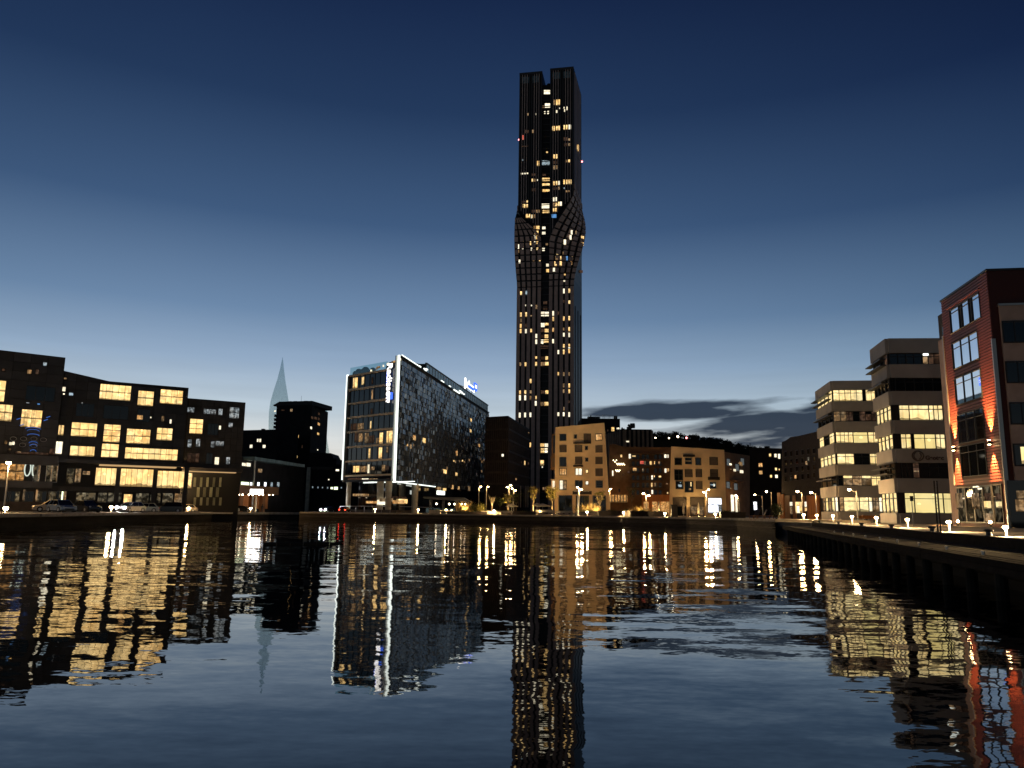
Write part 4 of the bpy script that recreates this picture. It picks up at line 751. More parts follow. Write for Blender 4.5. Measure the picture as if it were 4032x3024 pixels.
tw('T1', [(517, 367, 595, 390, 'w'), (517, 394, 595, 417, 'w'), (632, 490, 655, 557, 'd'), (665, 488, 690, 557, 'o'), (698, 486, 722, 556, 'o'), (500, 560, 530, 592, 'd'), (530, 535, 605, 588, 'w'), (415, 660, 427, 682, 'w'), (305, 658, 322, 688, 'd'), (520, 634, 535, 668, 'w'), (560, 630, 578, 668, 'w'), (668, 620, 685, 654, 'w'), (709, 588, 721, 604, 'w'), (762, 580, 776, 600, 'w'), (770, 608, 788, 640, 'w'), (800, 576, 822, 620, 'w'),
   (622, 820, 653, 880, 'o'), (665, 820, 690, 875, 'o'), (697, 816, 721, 872, 'o'), (758, 808, 788, 865, 'o'), (794, 806, 821, 862, 'o'), (827, 803, 855, 860, 'w'), (365, 868, 395, 908, 'd'), (278, 870, 328, 908, 'f'), (237, 935, 262, 990, 'r'), (765, 962, 815, 1003, 'f'), (820, 975, 852, 1003, 'd'), (770, 1035, 808, 1072, 'f'), (813, 1035, 853, 1070, 'd'), (932, 1052, 950, 1133, 'o'), (627, 1177, 654, 1229, 'o'), (662, 1175, 686, 1228, 'o'), (627, 1257, 655, 1298, 'f'), (660, 1255, 686, 1297, 'f'), (627, 1316, 654, 1367, 'd'), (660, 1314, 687, 1365, 'd'), (785, 1243, 812, 1278, 'd'), (818, 1240, 847, 1275, 'o'), (430, 1258, 456, 1320, 'o'), (493, 1252, 590, 1310, 'c'), (545, 1140, 566, 1158, 'o'), (238, 1236, 256, 1257, 'c'),
   (228, 1409, 257, 1426, 'w'), (262, 1408, 288, 1425, 'w'), (294, 1405, 319, 1422, 'w'), (232, 1068, 318, 1078, 'f'), (360, 1482, 384, 1520, 'o'), (390, 1482, 415, 1518, 'd'), (430, 1490, 440, 1508, 'w'), (497, 1470, 588, 1512, 'o'), (497, 1540, 590, 1577, 'o'), (500, 1615, 590, 1645, 'o'), (625, 1513, 652, 1565, 'o'), (657, 1512, 685, 1562, 'o'), (690, 1510, 717, 1560, 'w'), (758, 1494, 790, 1552, 'o'), (795, 1494, 826, 1550, 'o'), (832, 1492, 862, 1550, 'o'), (765, 1590, 776, 1610, 'c'), (692, 1582, 716, 1620, 'd'), (630, 1590, 685, 1622, 'f'), (790, 1628, 838, 1650, 'd'), (362, 1415, 408, 1445, 'f'), (500, 1412, 540, 1445, 'f'), (365, 1600, 410, 1640, 'f')])
tw('T2', [(300, 165, 343, 192, 'o'), (255, 170, 297, 195, 'f'), (263, 213, 292, 262, 'o'), (297, 213, 327, 260, 'o'), (505, 207, 606, 267, 'w'), (520, 291, 606, 330, 'o'), (648, 126, 674, 177, 'w'), (681, 123, 705, 175, 'w'), (648, 197, 674, 245, 'd'), (681, 195, 705, 243, 'o'), (715, 183, 740, 237, 'o'), (745, 180, 770, 234, 'w'), (648, 264, 672, 314, 'o'), (681, 262, 704, 312, 'o'), (640, 345, 700, 390, 's'), (378, 287, 430, 325, 'f'), (434, 287, 480, 325, 'd'), (302, 342, 330, 392, 'o'), (334, 342, 358, 392, 'o'), (365, 350, 380, 398, 'w'), (386, 350, 400, 398, 'o'), (406, 348, 430, 396, 'd'), (402, 497, 430, 540, 'd'), (436, 497, 476, 540, 'o'), (515, 507, 556, 540, 'w'), (412, 560, 432, 612, 'd'), (438, 560, 464, 610, 'o'), (513, 573, 556, 608, 'w'), (402, 622, 425, 675, 'w'), (432, 622, 460, 674, 'o'), (193, 738, 212, 795, 'w'), (245, 723, 264, 762, 'w'), (300, 716, 316, 755, 'd'), (355, 700, 369, 748, 'o'), (409, 700, 426, 742, 'w'), (440, 698, 462, 735, 'o'), (251, 795, 271, 842, 'w'), (196, 810, 213, 850, 'd'), (366, 780, 383, 820, 'w'), (440, 782, 462, 812, 'o'), (516, 785, 546, 825, 'w'), (560, 715, 588, 752, 'd'), (887, 553, 907, 608, 'w'), (946, 560, 962, 612, 'd'), (872, 616, 894, 675, 'w'), (794, 676, 822, 740, 'w'), (1022, 626, 1036, 690, 'o'), (1040, 632, 1056, 690, 'o'), (1017, 705, 1034, 748, 'd'), (1040, 715, 1054, 755, 'o'), (472, 907, 492, 965, 'o'), (392, 915, 411, 960, 'd'), (205, 938, 229, 985, 'w'), (698, 832, 721, 875, 'o'), (780, 835, 792, 870, 'd'), (686, 894, 713, 942, 'd'), (749, 893, 763, 940, 'o'), (824, 894, 847, 945, 's'), (896, 897, 915, 935, 'd'), (672, 960, 702, 1020, 'o'), (742, 960, 769, 1018, 'o'), (880, 963, 904, 1003, 'p'), (610, 970, 625, 1015, 'd'), (567, 991, 600, 1028, 'w'), (653, 1038, 691, 1095, 'w'), (567, 1061, 602, 1103, 'o'), (800, 1116, 820, 1145, 'o'), (791, 1202, 814, 1225, 'w'), (1000, 1075, 1040, 1110, 'f'), (782, 1316, 807, 1380, 'w'), (849, 1316, 879, 1372, 'o'), (228, 1351, 251, 1400, 'o'), (296, 1346, 319, 1398, 'c'), (851, 1471, 879, 1515, 'o'), (782, 1467, 804, 1505, 'f'), (428, 1527, 455, 1585, 'd'), (290, 1525, 302, 1545, 'w'), (367, 1527, 381, 1545, 'w'), (530, 1482, 578, 1520, 'f'), (526, 1552, 580, 1595, 'f')])
tw('T3', [(216, 98, 239, 155, 'o'), (283, 96, 305, 153, 'o'), (346, 131, 370, 146, 'd'), (219, 176, 240, 220, 'd'), (216, 241, 239, 295, 'o'), (212, 306, 238, 360, 'o'), (279, 306, 302, 360, 'w'), (346, 304, 369, 350, 'o'), (281, 240, 300, 285, 'f'), (476, 88, 525, 146, 'w'), (530, 90, 577, 146, 'w'), (616, 80, 643, 140, 'w'), (618, 152, 643, 208, 'o'), (481, 231, 526, 285, 'w'), (530, 230, 574, 262, 'o'), (527, 304, 574, 349, 'o'), (481, 304, 521, 345, 'f'), (527, 371, 571, 422, 'o'), (482, 372, 520, 420, 'f'), (481, 438, 510, 492, 'w'), (514, 437, 574, 478, 'o'), (478, 512, 573, 555, 'f'), (617, 291, 643, 340, 'p'), (690, 85, 706, 130, 'f'), (753, 146, 776, 203, 'o'), (817, 144, 844, 200, 'o'), (817, 282, 844, 335, 'o'), (756, 289, 775, 328, 'd'), (750, 353, 777, 402, 'w'), (815, 353, 844, 408, 'w'), (406, 368, 432, 420, 'w'), (406, 438, 433, 494, 'w'), (616, 433, 642, 486, 'w'), (752, 496, 777, 545, 'o'), (817, 492, 844, 530, 'o'), (815, 535, 845, 551, 'w'), (752, 564, 776, 625, 'o'), (817, 561, 844, 612, 'o'), (681, 571, 707, 620, 'w'), (406, 649, 436, 680, 'o'), (406, 720, 431, 770, 'o'), (481, 650, 530, 694, 'f'), (535, 650, 567, 694, 'o'), (479, 722, 528, 770, 'd'), (532, 720, 574, 765, 'o'), (209, 726, 233, 770, 'd'), (273, 725, 297, 776, 'o'), (681, 848, 707, 892, 'o'), (752, 848, 774, 897, 'd'), (818, 848, 843, 895, 'd'), (338, 933, 362, 988, 'o'), (752, 991, 775, 1045, 'd'), (817, 990, 844, 1045, 'o'), (818, 1063, 844, 1115, 'o'), (755, 1063, 773, 1110, 'd'), (206, 1078, 229, 1130, 'o'), (271, 1075, 297, 1125, 'o'), (337, 1076, 362, 1120, 'd'), (201, 1138, 231, 1203, 'w'), (268, 1138, 297, 1202, 'w'), (336, 1146, 360, 1200, 'd'), (411, 1146, 428, 1190, 'o'), (401, 1210, 431, 1270, 'w'), (474, 1214, 520, 1272, 'd'), (525, 1213, 574, 1270, 'o'), (535, 1076, 571, 1122, 'o'), (480, 1078, 528, 1118, 'f'), (201, 1358, 229, 1420, 'w'), (266, 1356, 296, 1416, 'w'), (336, 1356, 361, 1412, 'w'), (682, 1353, 710, 1400, 'w'), (750, 1351, 775, 1402, 'w'), (815, 1351, 844, 1410, 'w'), (818, 1205, 842, 1235, 'f'), (762, 1285, 774, 1335, 'd')])
tw('M', [(709, 581, 731, 638, 'o'), (840, 584, 884, 635, 'o'), (889, 583, 929, 635, 'w'), (844, 650, 884, 705, 'o'), (888, 649, 924, 703, 'w'), (839, 791, 879, 850, 'o'), (866, 1111, 884, 1145, 'd'), (890, 1110, 910, 1142, 'd'), (855, 865, 868, 880, 'w')])
for x, y in ((2041, 550), (2291, 626)):
    u, z = fT.uz(x, y); MB().ball(fT.pt(u + .3, z, -.2) if x < 2100 else fS.pt(fS.L - .2, fS.uz(2286, 626)[1], .3), .5, 8, 5).build('warning_lamp', 'warning', bT)
# ------------------------------------------------------------------ pale rendered houses on the quay
def slab(par, f, pts, depth, mt, name='wall', square=False):
    """a wall outline given as (u, z) points, with real thickness behind it"""
    n = len(pts); c = f.pt(f.L / 2, 0); bk = -f.n * depth if square else Vector((c.x / c.y, 1, 0)) * depth; vs = [f.pt(u, z, 0) for u, z in pts] + [f.pt(u, z, 0) + bk for u, z in pts]
    return MB().add(vs, [tuple(range(n)), tuple(range(2 * n - 1, n - 1, -1))] + [(i, n + i, n + (i + 1) % n, (i + 1) % n) for i in range(n)]).build(name, mt, par)
fU = Fac(at(2187, 200), at(2395, 196)); bU = thing('house', 'tall beige rendered house with sloping roof edge and dark shop openings', 'house', fU.pt(6, ZMID))
U = lambda x, y: fU.uz(*zz('M', x, y))
slab(bU, fU, [U(1005, 1420), U(1015, 398), U(1597, 346), U(1668, 1420)], 13, 'render_beige')
for r, p, c, n in (((1072, 485, 1142, 556), 'glass_dark', 1, 1), ((1242, 490, 1267, 530), 'glass_dark', 1, 1), ((1358, 480, 1435, 590), 'blind', 2, 1), ((1497, 483, 1567, 556), 'orange', 2, 1), ((1072, 617, 1145, 692), 'blind', 1, 1), ((1253, 615, 1330, 692), 'blind', 1, 1), ((1373, 627, 1398, 665), 'glass_dark', 1, 1), ((1497, 620, 1573, 695), 'blind', 1, 1), ((1070, 760, 1142, 862), 'glass_navy', 2, 1), ((1257, 755, 1330, 832), 'blind', 1, 1), ((1375, 765, 1402, 802), 'glass_dark', 1, 1), ((1497, 755, 1573, 832), 'blind', 1, 1),
                   ((1070, 890, 1145, 965), 'orange', 4, 1), ((1258, 888, 1330, 968), 'cream', 2, 1), ((1378, 903, 1403, 942), 'warm', 1, 1), ((1497, 893, 1575, 975), 'blind', 2, 1), ((1068, 1030, 1107, 1140), 'cream', 1, 1), ((1110, 1030, 1145, 1140), 'dim', 1, 1), ((1255, 1033, 1332, 1115), 'glass_dark', 2, 1), ((1377, 1040, 1407, 1080), 'cream', 1, 1), ((1500, 1035, 1575, 1115), 'glass_dark', 1, 3)):
    window(bU, fU, fU.rect(zz('M', *r)), c, n, p, t=.10, proud=.16)
for r in ((1060, 1212, 1212, 1396), (1265, 1215, 1410, 1396), (1465, 1215, 1612, 1396)): window(bU, fU, fU.rect(zz('M', *r)), 2, 1, 'glass_dark', t=.12, name='shop_opening')
for r in ((1237, 580, 1440, 594), (1235, 852, 1345, 868), (1250, 695, 1350, 702), (1255, 972, 1335, 980)): f = MB(); a = fU.rect(zz('M', *r)); fU.box(f, a[0], a[1], a[2], a[3], 0, .9 if r[1] in (580, 852) else .4); f.build('balcony_slab', 'render_dark' if r[1] in (580, 852) else 'render_beige', bU)
a = fU.rect(zz('M', 1222, 1157, 1448, 1198)); f = MB(); fU.box(f, a[0], a[1], a[2], a[3], .0, .22); sb = f.build('sign_board', 'sign_dark', bU)
text('coffee & terra', bU, fU.pt(a[0] + .3, a[2] + .75, .24), fU.u, (0, 0, 1), (a[1] - a[0]) / 7.0, 'letter_grey', bold=.05)
c = fU.uz(*zz('M', 1547, 1190)); mb = MB(); mb.lathe([(.01, 0), (.9, .05), (.9, .2), (.01, .22)], (0, 0, 0), 14)
mb.v = [tuple(fU.pt(c[0], c[1], .0) + fU.u * v[0] * 1.0 + Vector((0, 0, 1)) * v[1] * .6 + fU.n * v[2]) for v in mb.v]; mb.build('oval_sign', 'sign_dark', bU)
# bay windows on the left flank
for x0, x1, y0, y1, p in ((958, 1012, 470, 735, 'glass_dark'), (945, 1012, 740, 900, 'blind'), (948, 1012, 1012, 1168, 'cream')):
    a = fU.rect(zz('M', x0, y0, x1, y1)); f = MB(); fU.box(f, a[0], a[1] + .2, a[2], a[3], -5, -1.2); bay = f.build('bay', 'render_brown' if p == 'blind' or y0 < 500 else 'render_beige', bU)
    b = fU.rect(zz('M', x0 + 20, y0 + 22, x1 - 8, y1 - 30)); f = MB(); fU.box(f, b[0], b[1], b[2], b[3], -1.2, -1.1); f.build('window', p, bay)
fV = Fac(at(2642, 176), at(2858, 178)); bV = thing('house', 'lower beige rendered house with closed parasols and one white lit shop window', 'house', fV.pt(6, ZMID))
V = lambda x, y: fV.uz(*zz('N', x, y))
slab(bV, fV, [V(783, 1345), V(810, 574), V(1388, 612), V(1414, 1345)], 12, 'render_beige')
for r, p, c, n in (((850, 703, 920, 775), 'glass_dark', 1, 1), ((955, 697, 1033, 770), 'glass_dark', 1, 2), ((1077, 703, 1130, 775), 'glass_dark', 1, 1), ((1230, 695, 1310, 773), 'blind', 1, 1), ((848, 828, 932, 940), 'glass_dark', 2, 2), ((962, 828, 1035, 905), 'blind', 1, 2), ((1080, 825, 1138, 905), 'blind', 1, 2), ((1237, 828, 1312, 905), 'blind', 1, 2), ((862, 955, 935, 1036), 'glass_navy', 1, 1), ((960, 958, 1045, 1070), 'glass_dark', 2, 1), ((1083, 955, 1143, 1035), 'blind', 1, 1), ((1225, 960, 1300, 1035), 'glass_dark', 1, 1)):
    window(bV, fV, fV.rect(zz('N', *r)), c, n, p, t=.10, proud=.3 if r[0] in (955, 1225) and p == 'glass_dark' and r[1] in (697, 960) else .16, frame='render_beige' if (r[0], r[1]) in ((955, 697), (1225, 960)) else 'frame_dark')
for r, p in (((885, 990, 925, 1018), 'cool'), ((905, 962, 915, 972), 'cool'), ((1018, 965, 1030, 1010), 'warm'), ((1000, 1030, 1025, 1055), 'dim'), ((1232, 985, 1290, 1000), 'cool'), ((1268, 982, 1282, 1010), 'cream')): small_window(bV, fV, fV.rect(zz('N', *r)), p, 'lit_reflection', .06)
for r, p in (((830, 1132, 970, 1225), 'blind'), ((1020, 1132, 1165, 1225), 'blind'), ((830, 1228, 970, 1330), 'glass_dark'), ((1020, 1228, 1165, 1330), 'dim'), ((1212, 1137, 1357, 1212), 'shop_white'), ((1212, 1215, 1325, 1300), 'shop_white'), ((1328, 1215, 1357, 1330), 'pale')): window(bV, fV, fV.rect(zz('N', *r)), 1, 1, p, t=.09, name='shop_opening')
for r in ((938, 665, 1052, 688), (1208, 908, 1322, 940)): f = MB(); a = fV.rect(zz('N', *r)); fV.box(f, a[0], a[1], a[2], a[3], 0, .9); f.build('canopy', 'render_dark', bV)
# courtyard block with balconies between the two houses
fX = Fac(at(2395, 236), at(2660, 232)); bX = thing('apartment_building', 'brown courtyard apartment block with stacked balconies between the two beige houses', 'apartment block', fX.pt(8, ZMID))
X_ = lambda x, y: fX.uz(*zz('C', x, y))
slab(bX, fX, [X_(690, 2050), X_(700, 660), X_(790, 645), X_(985, 700), X_(1920, 708), X_(1920, 2050)], 14, 'render_brown')
for y in (835, 960, 1092, 1238, 1382, 1525): f = MB(); a = X_(1090, y); b = X_(1780, y); fX.box(f, a[0], b[0], a[1] - .12, a[1] + .12, 0, 1.7); f.build('balcony_slab', 'render_brown', bX)
for y in (960, 1092, 1238, 1382, 1525):
    for x0, x1 in ((1110, 1300), (1330, 1500), (1560, 1760)):
        a, b = X_(x0, y), X_(x1, y); mb = MB(); fX.box(mb, a[0], b[0], a[1] + 1.05, a[1] + 1.12, 1.62, 1.68)
        n = 14
        for i in range(n + 1): u = a[0] + (b[0] - a[0]) * i / n; fX.box(mb, u - .02, u + .02, a[1] + .1, a[1] + 1.06, 1.63, 1.67)
        mb.build('balcony_rail', 'black_metal', bX)
for y in (850, 985, 1118, 1262, 1408, 1552):
    for x in (1150, 1240, 1345, 1430, 1590, 1680): window(bX, fX, fX.rect(zz('C', x, y + 8, x + 52, y + 95)), 1, 1, 'glass_dark', t=.08)
for r, p in (((1085, 830, 1125, 935), 'cream'), ((1150, 872, 1220, 898), 'warm'), ((1787, 852, 1830, 920), 'cream'), ((1852, 852, 1870, 920), 'cream'), ((922, 857, 953, 910), 'warm'), ((1310, 982, 1380, 1040), 'red'), ((1400, 985, 1415, 1060), 'dim'), ((1500, 988, 1540, 1058), 'warm'), ((1586, 988, 1603, 1050), 'warm'), ((1667, 992, 1700, 1040), 'dim'), ((1167, 1117, 1240, 1178), 'orange'), ((1350, 1130, 1375, 1190), 'dim'), ((1792, 1130, 1830, 1213), 'cream'), ((1842, 1130, 1880, 1188), 'orange'), ((1532, 1267, 1560, 1350), 'cream'), ((1580, 1267, 1597, 1310), 'warm'), ((1672, 1272, 1724, 1310), 'warm'), ((1527, 1412, 1556, 1500), 'warm'), ((1592, 1412, 1622, 1490), 'dim'), ((1825, 1417, 1858, 1445), 'dim'), ((1532, 1552, 1566, 1635), 'cream'), ((1840, 1597, 1865, 1630), 'warm'), ((1060, 1180, 1100, 1220), 'faint'), ((960, 1240, 985, 1270), 'faint'), ((880, 1530, 915, 1600), 'faint'), ((755, 1170, 780, 1280), 'cream')): small_window(bX, fX, fX.rect(zz('C', *r)), p, d=.12)
for x0, y0, x1, y1, n in ((790, 975, 850, 1005, 3), (855, 1040, 1005, 1062, 8), (838, 1170, 915, 1192, 5)):
    for i in range(n): u, z = X_(x0 + (x1 - x0) * i / (n - 1), y0 + (y1 - y0) * (i % 2)); MB().ball(fX.pt(u, z, 2.0), .17, 7, 5).build('festoon_bulb', 'festoon', bX)
# bistro front at its foot
f = MB(); a = fX.rect((2530, 1950, 2640, 2025)); fX.box(f, a[0], a[1], 0, a[3], 0, 6); f.build('bistro_front', 'orange_wood', bX)
for x in (2547, 2580, 2612, 2632): f = MB(); u, z = fX.uz(x, 1990); fX.box(f, u - .7, u + .7, ZMID, z + 1, 5.9, 6.1); f.build('bistro_window', 'bistro', bX)
f = MB(); a = fX.rect((2403, 1950, 2470, 1978)); fX.box(f, a[0], a[1], a[2], a[3], 0, 5); f.build('verandah', 'bistro', bX)
for i in range(7): f = MB(); u = a[0] + (a[1] - a[0]) * i / 6; fX.box(f, u - .12, u + .12, a[2], a[3], 5, 5.1); f.build('mullion', 'black_metal', bX)
# blocks behind
fY = Fac(at(2290, 330), at(2445, 330)); bY = thing('office_building', 'black flat roofed block with railings on its roof right of the tall tower', 'office building', fY.pt(8, ZMID))
Y_ = lambda x, y: fY.uz(*zz('C', x, y))
volume(bY, fY, 0, fY.L, 0, Y_(600, 140)[1], 20, 'night_wall')
for r, p in (((740, 312, 798, 397), 'warm'), ((845, 322, 898, 352), 'cream'), ((660, 355, 678, 395), 'faint')): small_window(bY, fY, fY.rect(zz('C', *r)), p)
z0 = Y_(600, 140)[1]; f = MB(); fY.box(f, Y_(290, 1)[0], Y_(530, 1)[0], z0, Y_(400, 85)[1], -6, -3); f.build('plant_room', 'rooftop', bY)
f = MB(); fY.box(f, Y_(345, 1)[0], Y_(362, 1)[0], z0, Y_(400, 52)[1], -5, -4); f.build('chimney', 'rooftop', bY)
for x0, x1, y in ((155, 290, 75), (430, 600, 65), (585, 705, 60), (700, 860, 75)):
    mb = MB(); a, b = Y_(x0, y), Y_(x1, y); mb.cyl(fY.pt(a[0], a[1], -1), fY.pt(b[0], a[1], -1), .06, .06, 4)
    for i in range(6): u = a[0] + (b[0] - a[0]) * i / 5; mb.cyl(fY.pt(u, z0, -1), fY.pt(u, a[1], -1), .06, .06, 4)
    mb.build('roof_railing', 'steel', bY)
f = MB(); fY.box(f, Y_(800, 1)[0], Y_(865, 1)[0], z0, Y_(860, 85)[1], -3, -1); f.build('plant_room', 'rooftop', bY)
fZ = Fac(at(2451, 300), at(2572, 300)); fZ2 = Fac(at(2383, 318), at(2451, 300)); bZ = thing('striped_building', 'flat building striped with pale vertical bands below a curved chimney pipe', 'building', fZ.pt(5, ZMID))
Z_ = lambda x, y: fZ.uz(*zz('C', x, y)); zt = Z_(1100, 352)[1]
MB().prism([(p.x, p.y) for p in (fZ2.pt(0, 0), fZ.pt(0, 0), fZ.pt(fZ.L, 0), fZ.pt(fZ.L, 0) + Vector((3, 22, 0)), fZ2.pt(0, 0) + Vector((3, 22, 0)))], 0, zt).build('wall', 'night_wall', bZ)
mat('stripe_pale', (.22, .15, .10), .8, 0, .3, .6, .2, .1)
for x0, x1 in ((962, 1033), (1083, 1120), (1168, 1212), (1255, 1298), (1342, 1385), (1430, 1472), (1515, 1560)): f = MB(); fZ.box(f, Z_(x0, 400)[0], Z_(x1, 400)[0], 0, zt - .4, 0, .5); f.build('pilaster', 'stripe_pale', bZ)
for i in range(9): f = MB(); u = fZ2.L * (i + .3) / 9; fZ2.box(f, u, u + fZ2.L / 24, 0, zt - .4, 0, .4); f.build('pilaster', 'stripe_pale', bZ)
small_window(bZ, fZ, fZ.rect(zz('C', 1030, 585, 1085, 612)), 'cream', d=.7)
mb = MB(); a = Z_(1115, 352); pts = [fZ.pt(a[0], zt, -3), fZ.pt(a[0], Z_(1115, 290)[1], -3), fZ.pt(a[0] + .5, Z_(1120, 268)[1], -3), fZ.pt(a[0] + 2.2, Z_(1145, 264)[1], -3)]
for p, q_ in zip(pts, pts[1:]): mb.cyl(p, q_, 1.0, 1.0, 8)
mb.build('chimney_pipe', 'rooftop', bZ)
f = MB(); fZ.box(f, Z_(955, 1)[0], Z_(1015, 1)[0], zt, Z_(980, 325)[1], -4, -2); f.build('plant_room', 'rooftop', bZ)
f = MB(); fZ.box(f, Z_(958, 1)[0], Z_(982, 1)[0], zt, Z_(980, 303)[1], -3.5, -2.5); f.build('chimney', 'rooftop', bZ)
# right of the lower house
fa = Fac(at(2856, 205), at(2958, 222)); ba = thing('brown_building', 'brown building with a bright entrance right of the lower beige house', 'building', fa.pt(5, ZMID))
A1 = lambda x, y: fa.uz(*zz('Q', x, y))
slab(ba, fa, [A1(50, 1450), A1(55, 345), A1(490, 412), A1(490, 1450)], 14, 'render_brown')
for r, p in (((140, 545, 168, 577), 'cream'), ((150, 640, 172, 650), 'dim'), ((210, 642, 240, 682), 'cream'), ((315, 520, 350, 590), 'dim'), ((320, 662, 368, 712), 'cream'), ((288, 535, 300, 552), 'dim'), ((150, 965, 160, 985), 'dim')): small_window(ba, fa, fa.rect(zz('Q', *r)), p, d=.2)
for x, y in ((85, 860), (215, 890), (330, 460), (240, 560), (90, 470)): window(ba, fa, fa.rect(zz('Q', x, y, x + 62, y + 110)), 1, 1, 'glass_dark', t=.1)
for x0, x1, y0, y1, p in ((168, 200, 1085, 1420, 'cream'), (205, 225, 1100, 1420, 'orange_wood'), (228, 258, 1090, 1420, 'cream'), (262, 300, 1150, 1400, 'dim')): f = MB(); a = fa.rect(zz('Q', x0, y0, x1, y1)); fa.box(f, a[0], a[1], a[2], a[3], .0, .3); f.build('entrance_panel', p, ba)
f = MB(); a = fa.rect(zz('Q', 150, 840, 310, 860)); fa.box(f, a[0], a[1], a[2], a[3], 0, 1.4); f.build('bay_roof', 'render_brown', ba)
fb = Fac(at(2952, 250), at(3085, 246)); bb = thing('dark_building', 'dark building with seven scattered lit windows and a squat wide chimney', 'building', fb.pt(5, ZR))
B1_ = lambda x, y: fb.uz(*zz('Q', x, y))
slab(bb, fb, [B1_(480, 1400), B1_(480, 270), B1_(700, 275), B1_(1060, 288), B1_(1060, 1400)], 14, 'night_wall')
mb = MB(); a = B1_(768, 285); w = (B1_(820, 285)[0] - B1_(715, 285)[0]) / 2; mb.lathe([(w * .65, a[1] - 1), (w * .65, B1_(768, 262)[1]), (w, B1_(768, 250)[1]), (w, B1_(768, 238)[1]), (w * .8, B1_(768, 232)[1])], (fb.pt(a[0], 0, -4).x, fb.pt(a[0], 0, -4).y, 0), 12); mb.build('chimney', 'rooftop', bb)
for r, p in (((823, 377, 858, 432), 'warm'), ((912, 380, 951, 440), 'cream'), ((976, 381, 1013, 465), 'cream'), ((644, 540, 707, 606), 'orange'), ((651, 671, 707, 732), 'orange'), ((926, 621, 957, 667), 'warm'), ((990, 636, 1004, 667), 'warm'), ((840, 742, 872, 790), 'warm'), ((929, 742, 971, 795), 'cream'), ((555, 1206, 611, 1258), 'shop_white'), ((560, 1263, 616, 1348), 'shop_white'), ((690, 1275, 706, 1300), 'dim')): small_window(bb, fb, fb.rect(zz('Q', *r)), p, d=.1)
# dark street block, its ground floor in lit orange timber
pd, qd = two((3218, 1702, 160), (3078, 1738)); fd = Fac(qd, pd); bd = thing('street_block', 'dark street block with orange timber ground floor beside the banded offices', 'building', fd.pt(8, ZR))
D1 = lambda x, y: fd.uz(*zz('Q', x, y)); L1 = D1(1720, 700)[0]
slab(bd, fd, [(D1(1000, 900)[0], 0), D1(1040, 178), D1(1110, 150), D1(1190, 92), D1(1330, 72), D1(1650, -5), (L1 + 4, D1(1650, -5)[1]), (L1 + 4, 0)], 14, 'brick_dark')
for i in range(6):
    for j in range(4): r = (1090 + 98 * i, 345 + 140 * j - 12 * i, 1130 + 98 * i, 430 + 140 * j - 12 * i); window(bd, fd, fd.rect(zz('Q', *r)), 1, 1, 'glass_dark', t=.08)
for r, p in (((1457, 506, 1482, 570), 'dim'), ((1270, 746, 1290, 805), 'orange'), ((1278, 960, 1292, 985), 'faint'), ((1600, 1180, 1615, 1260), 'faint')): small_window(bd, fd, fd.rect(zz('Q', *r)), p, d=.14)
for x0, x1, y0, y1, m_ in ((985, 1035, 1045, 1440, 'orange_wood'), (1040, 1090, 1075, 1425, 'orange_wood'), (1095, 1185, 1095, 1440, 'door_wood'), (1235, 1290, 1095, 1440, 'door_wood'), (1395, 1450, 1100, 1450, 'door_wood'), (1490, 1520, 1095, 1480, 'orange_wood'), (1640, 1700, 1095, 1490, 'orange_wood'), (1520, 1640, 1095, 1195, 'orange_wood'), (1525, 1635, 1200, 1480, 'door_wood')):
    f = MB(); a = fd.rect(zz('Q', x0, y0, x1, y1)); fd.box(f, a[0], a[1], 0, a[3], .0, .25 if m_ == 'orange_wood' else .12); f.build('timber_panel' if m_ == 'orange_wood' else 'timber_door', m_, bd)
for r, p in (((1200, 1208, 1224, 1275), 'cream'), ((1206, 1290, 1222, 1420), 'dim'), ((1297, 1207, 1320, 1400), 'warm'), ((1325, 1207, 1362, 1270), 'warm'), ((1325, 1275, 1362, 1400), 'cream'), ((1366, 1207, 1390, 1390), 'warm'), ((1455, 1203, 1485, 1292), 'cream'), ((1460, 1305, 1478, 1365), 'warm')): small_window(bd, fd, fd.rect(zz('Q', *r)), p, 'shop_window', .3)
# ------------------------------------------------------------------ banded offices on the right
def banded(label, nearc, leftc, rightc, k, bands, depthbox, left_lit, ground):
    p, l = two(nearc, leftc); _, r = two(nearc, rightc)
    fm, fl = Fac(p, r), Fac(l, p); b = thing('banded_office', label, 'office building', p - Vector((0, 0, p.z - ZR))); zt = p.z
    Lm = fm.L + depthbox; c = fm.pt(Lm, 0); e = fl.pt(0, 0); bk = Vector((e.x / e.y * 1.12 * 15, 15, 0))
    MB().prism([(q.x, q.y) for q in (e, p, c, c + bk, e + bk)], 0, zt - .3).build('core', 'glass_dark', b)
    zs = []
    xm = bands['x']
    for y0, y1 in bands['white']: zs.append((fm.uz(*zz(k, xm, y1))[1], fm.uz(*zz(k, xm, y0))[1]))
    for z0, z1 in zs:
        z1 = min(z1, zt); z0 = max(0, z0)
        fm.box(mm := MB(), .0, Lm, z0, z1, 0, .32); mm.build('band', 'office_band', b)
        fl.box(mm := MB(), -.3, fl.L + .10, z0, z1, 0, .322); mm.build('band', 'office_band', b)
        fm.box(mm := MB(), .0, Lm, z0 - .02, z0 + .12, 0, .30); mm.build('drip_edge', 'office_soffit', b)
    return b, fm, fl, zs, Lm
WB = dict(x=600, white=((390, 458), (548, 623), (703, 783), (869, 948), (1034, 1116), (1198, 1282), (1396, 1540)))
bw, wm, wl, wz, wL = banded('five storey banded office, the farther and lower of the two with yellow windows', (3276, 1497, 118), (3218, 1538), (3448, 1495), 'W', WB, 5, None, None)
def glaze(b, f, zlo, zhi, spans, k=None, y=None):
    for u0, u1, c, p in spans: window(b, f, (u0, u1, zlo + .05, zhi - .05), c, 1, p, 'frame_dark', t=.07, proud=.14, top_row=.28)
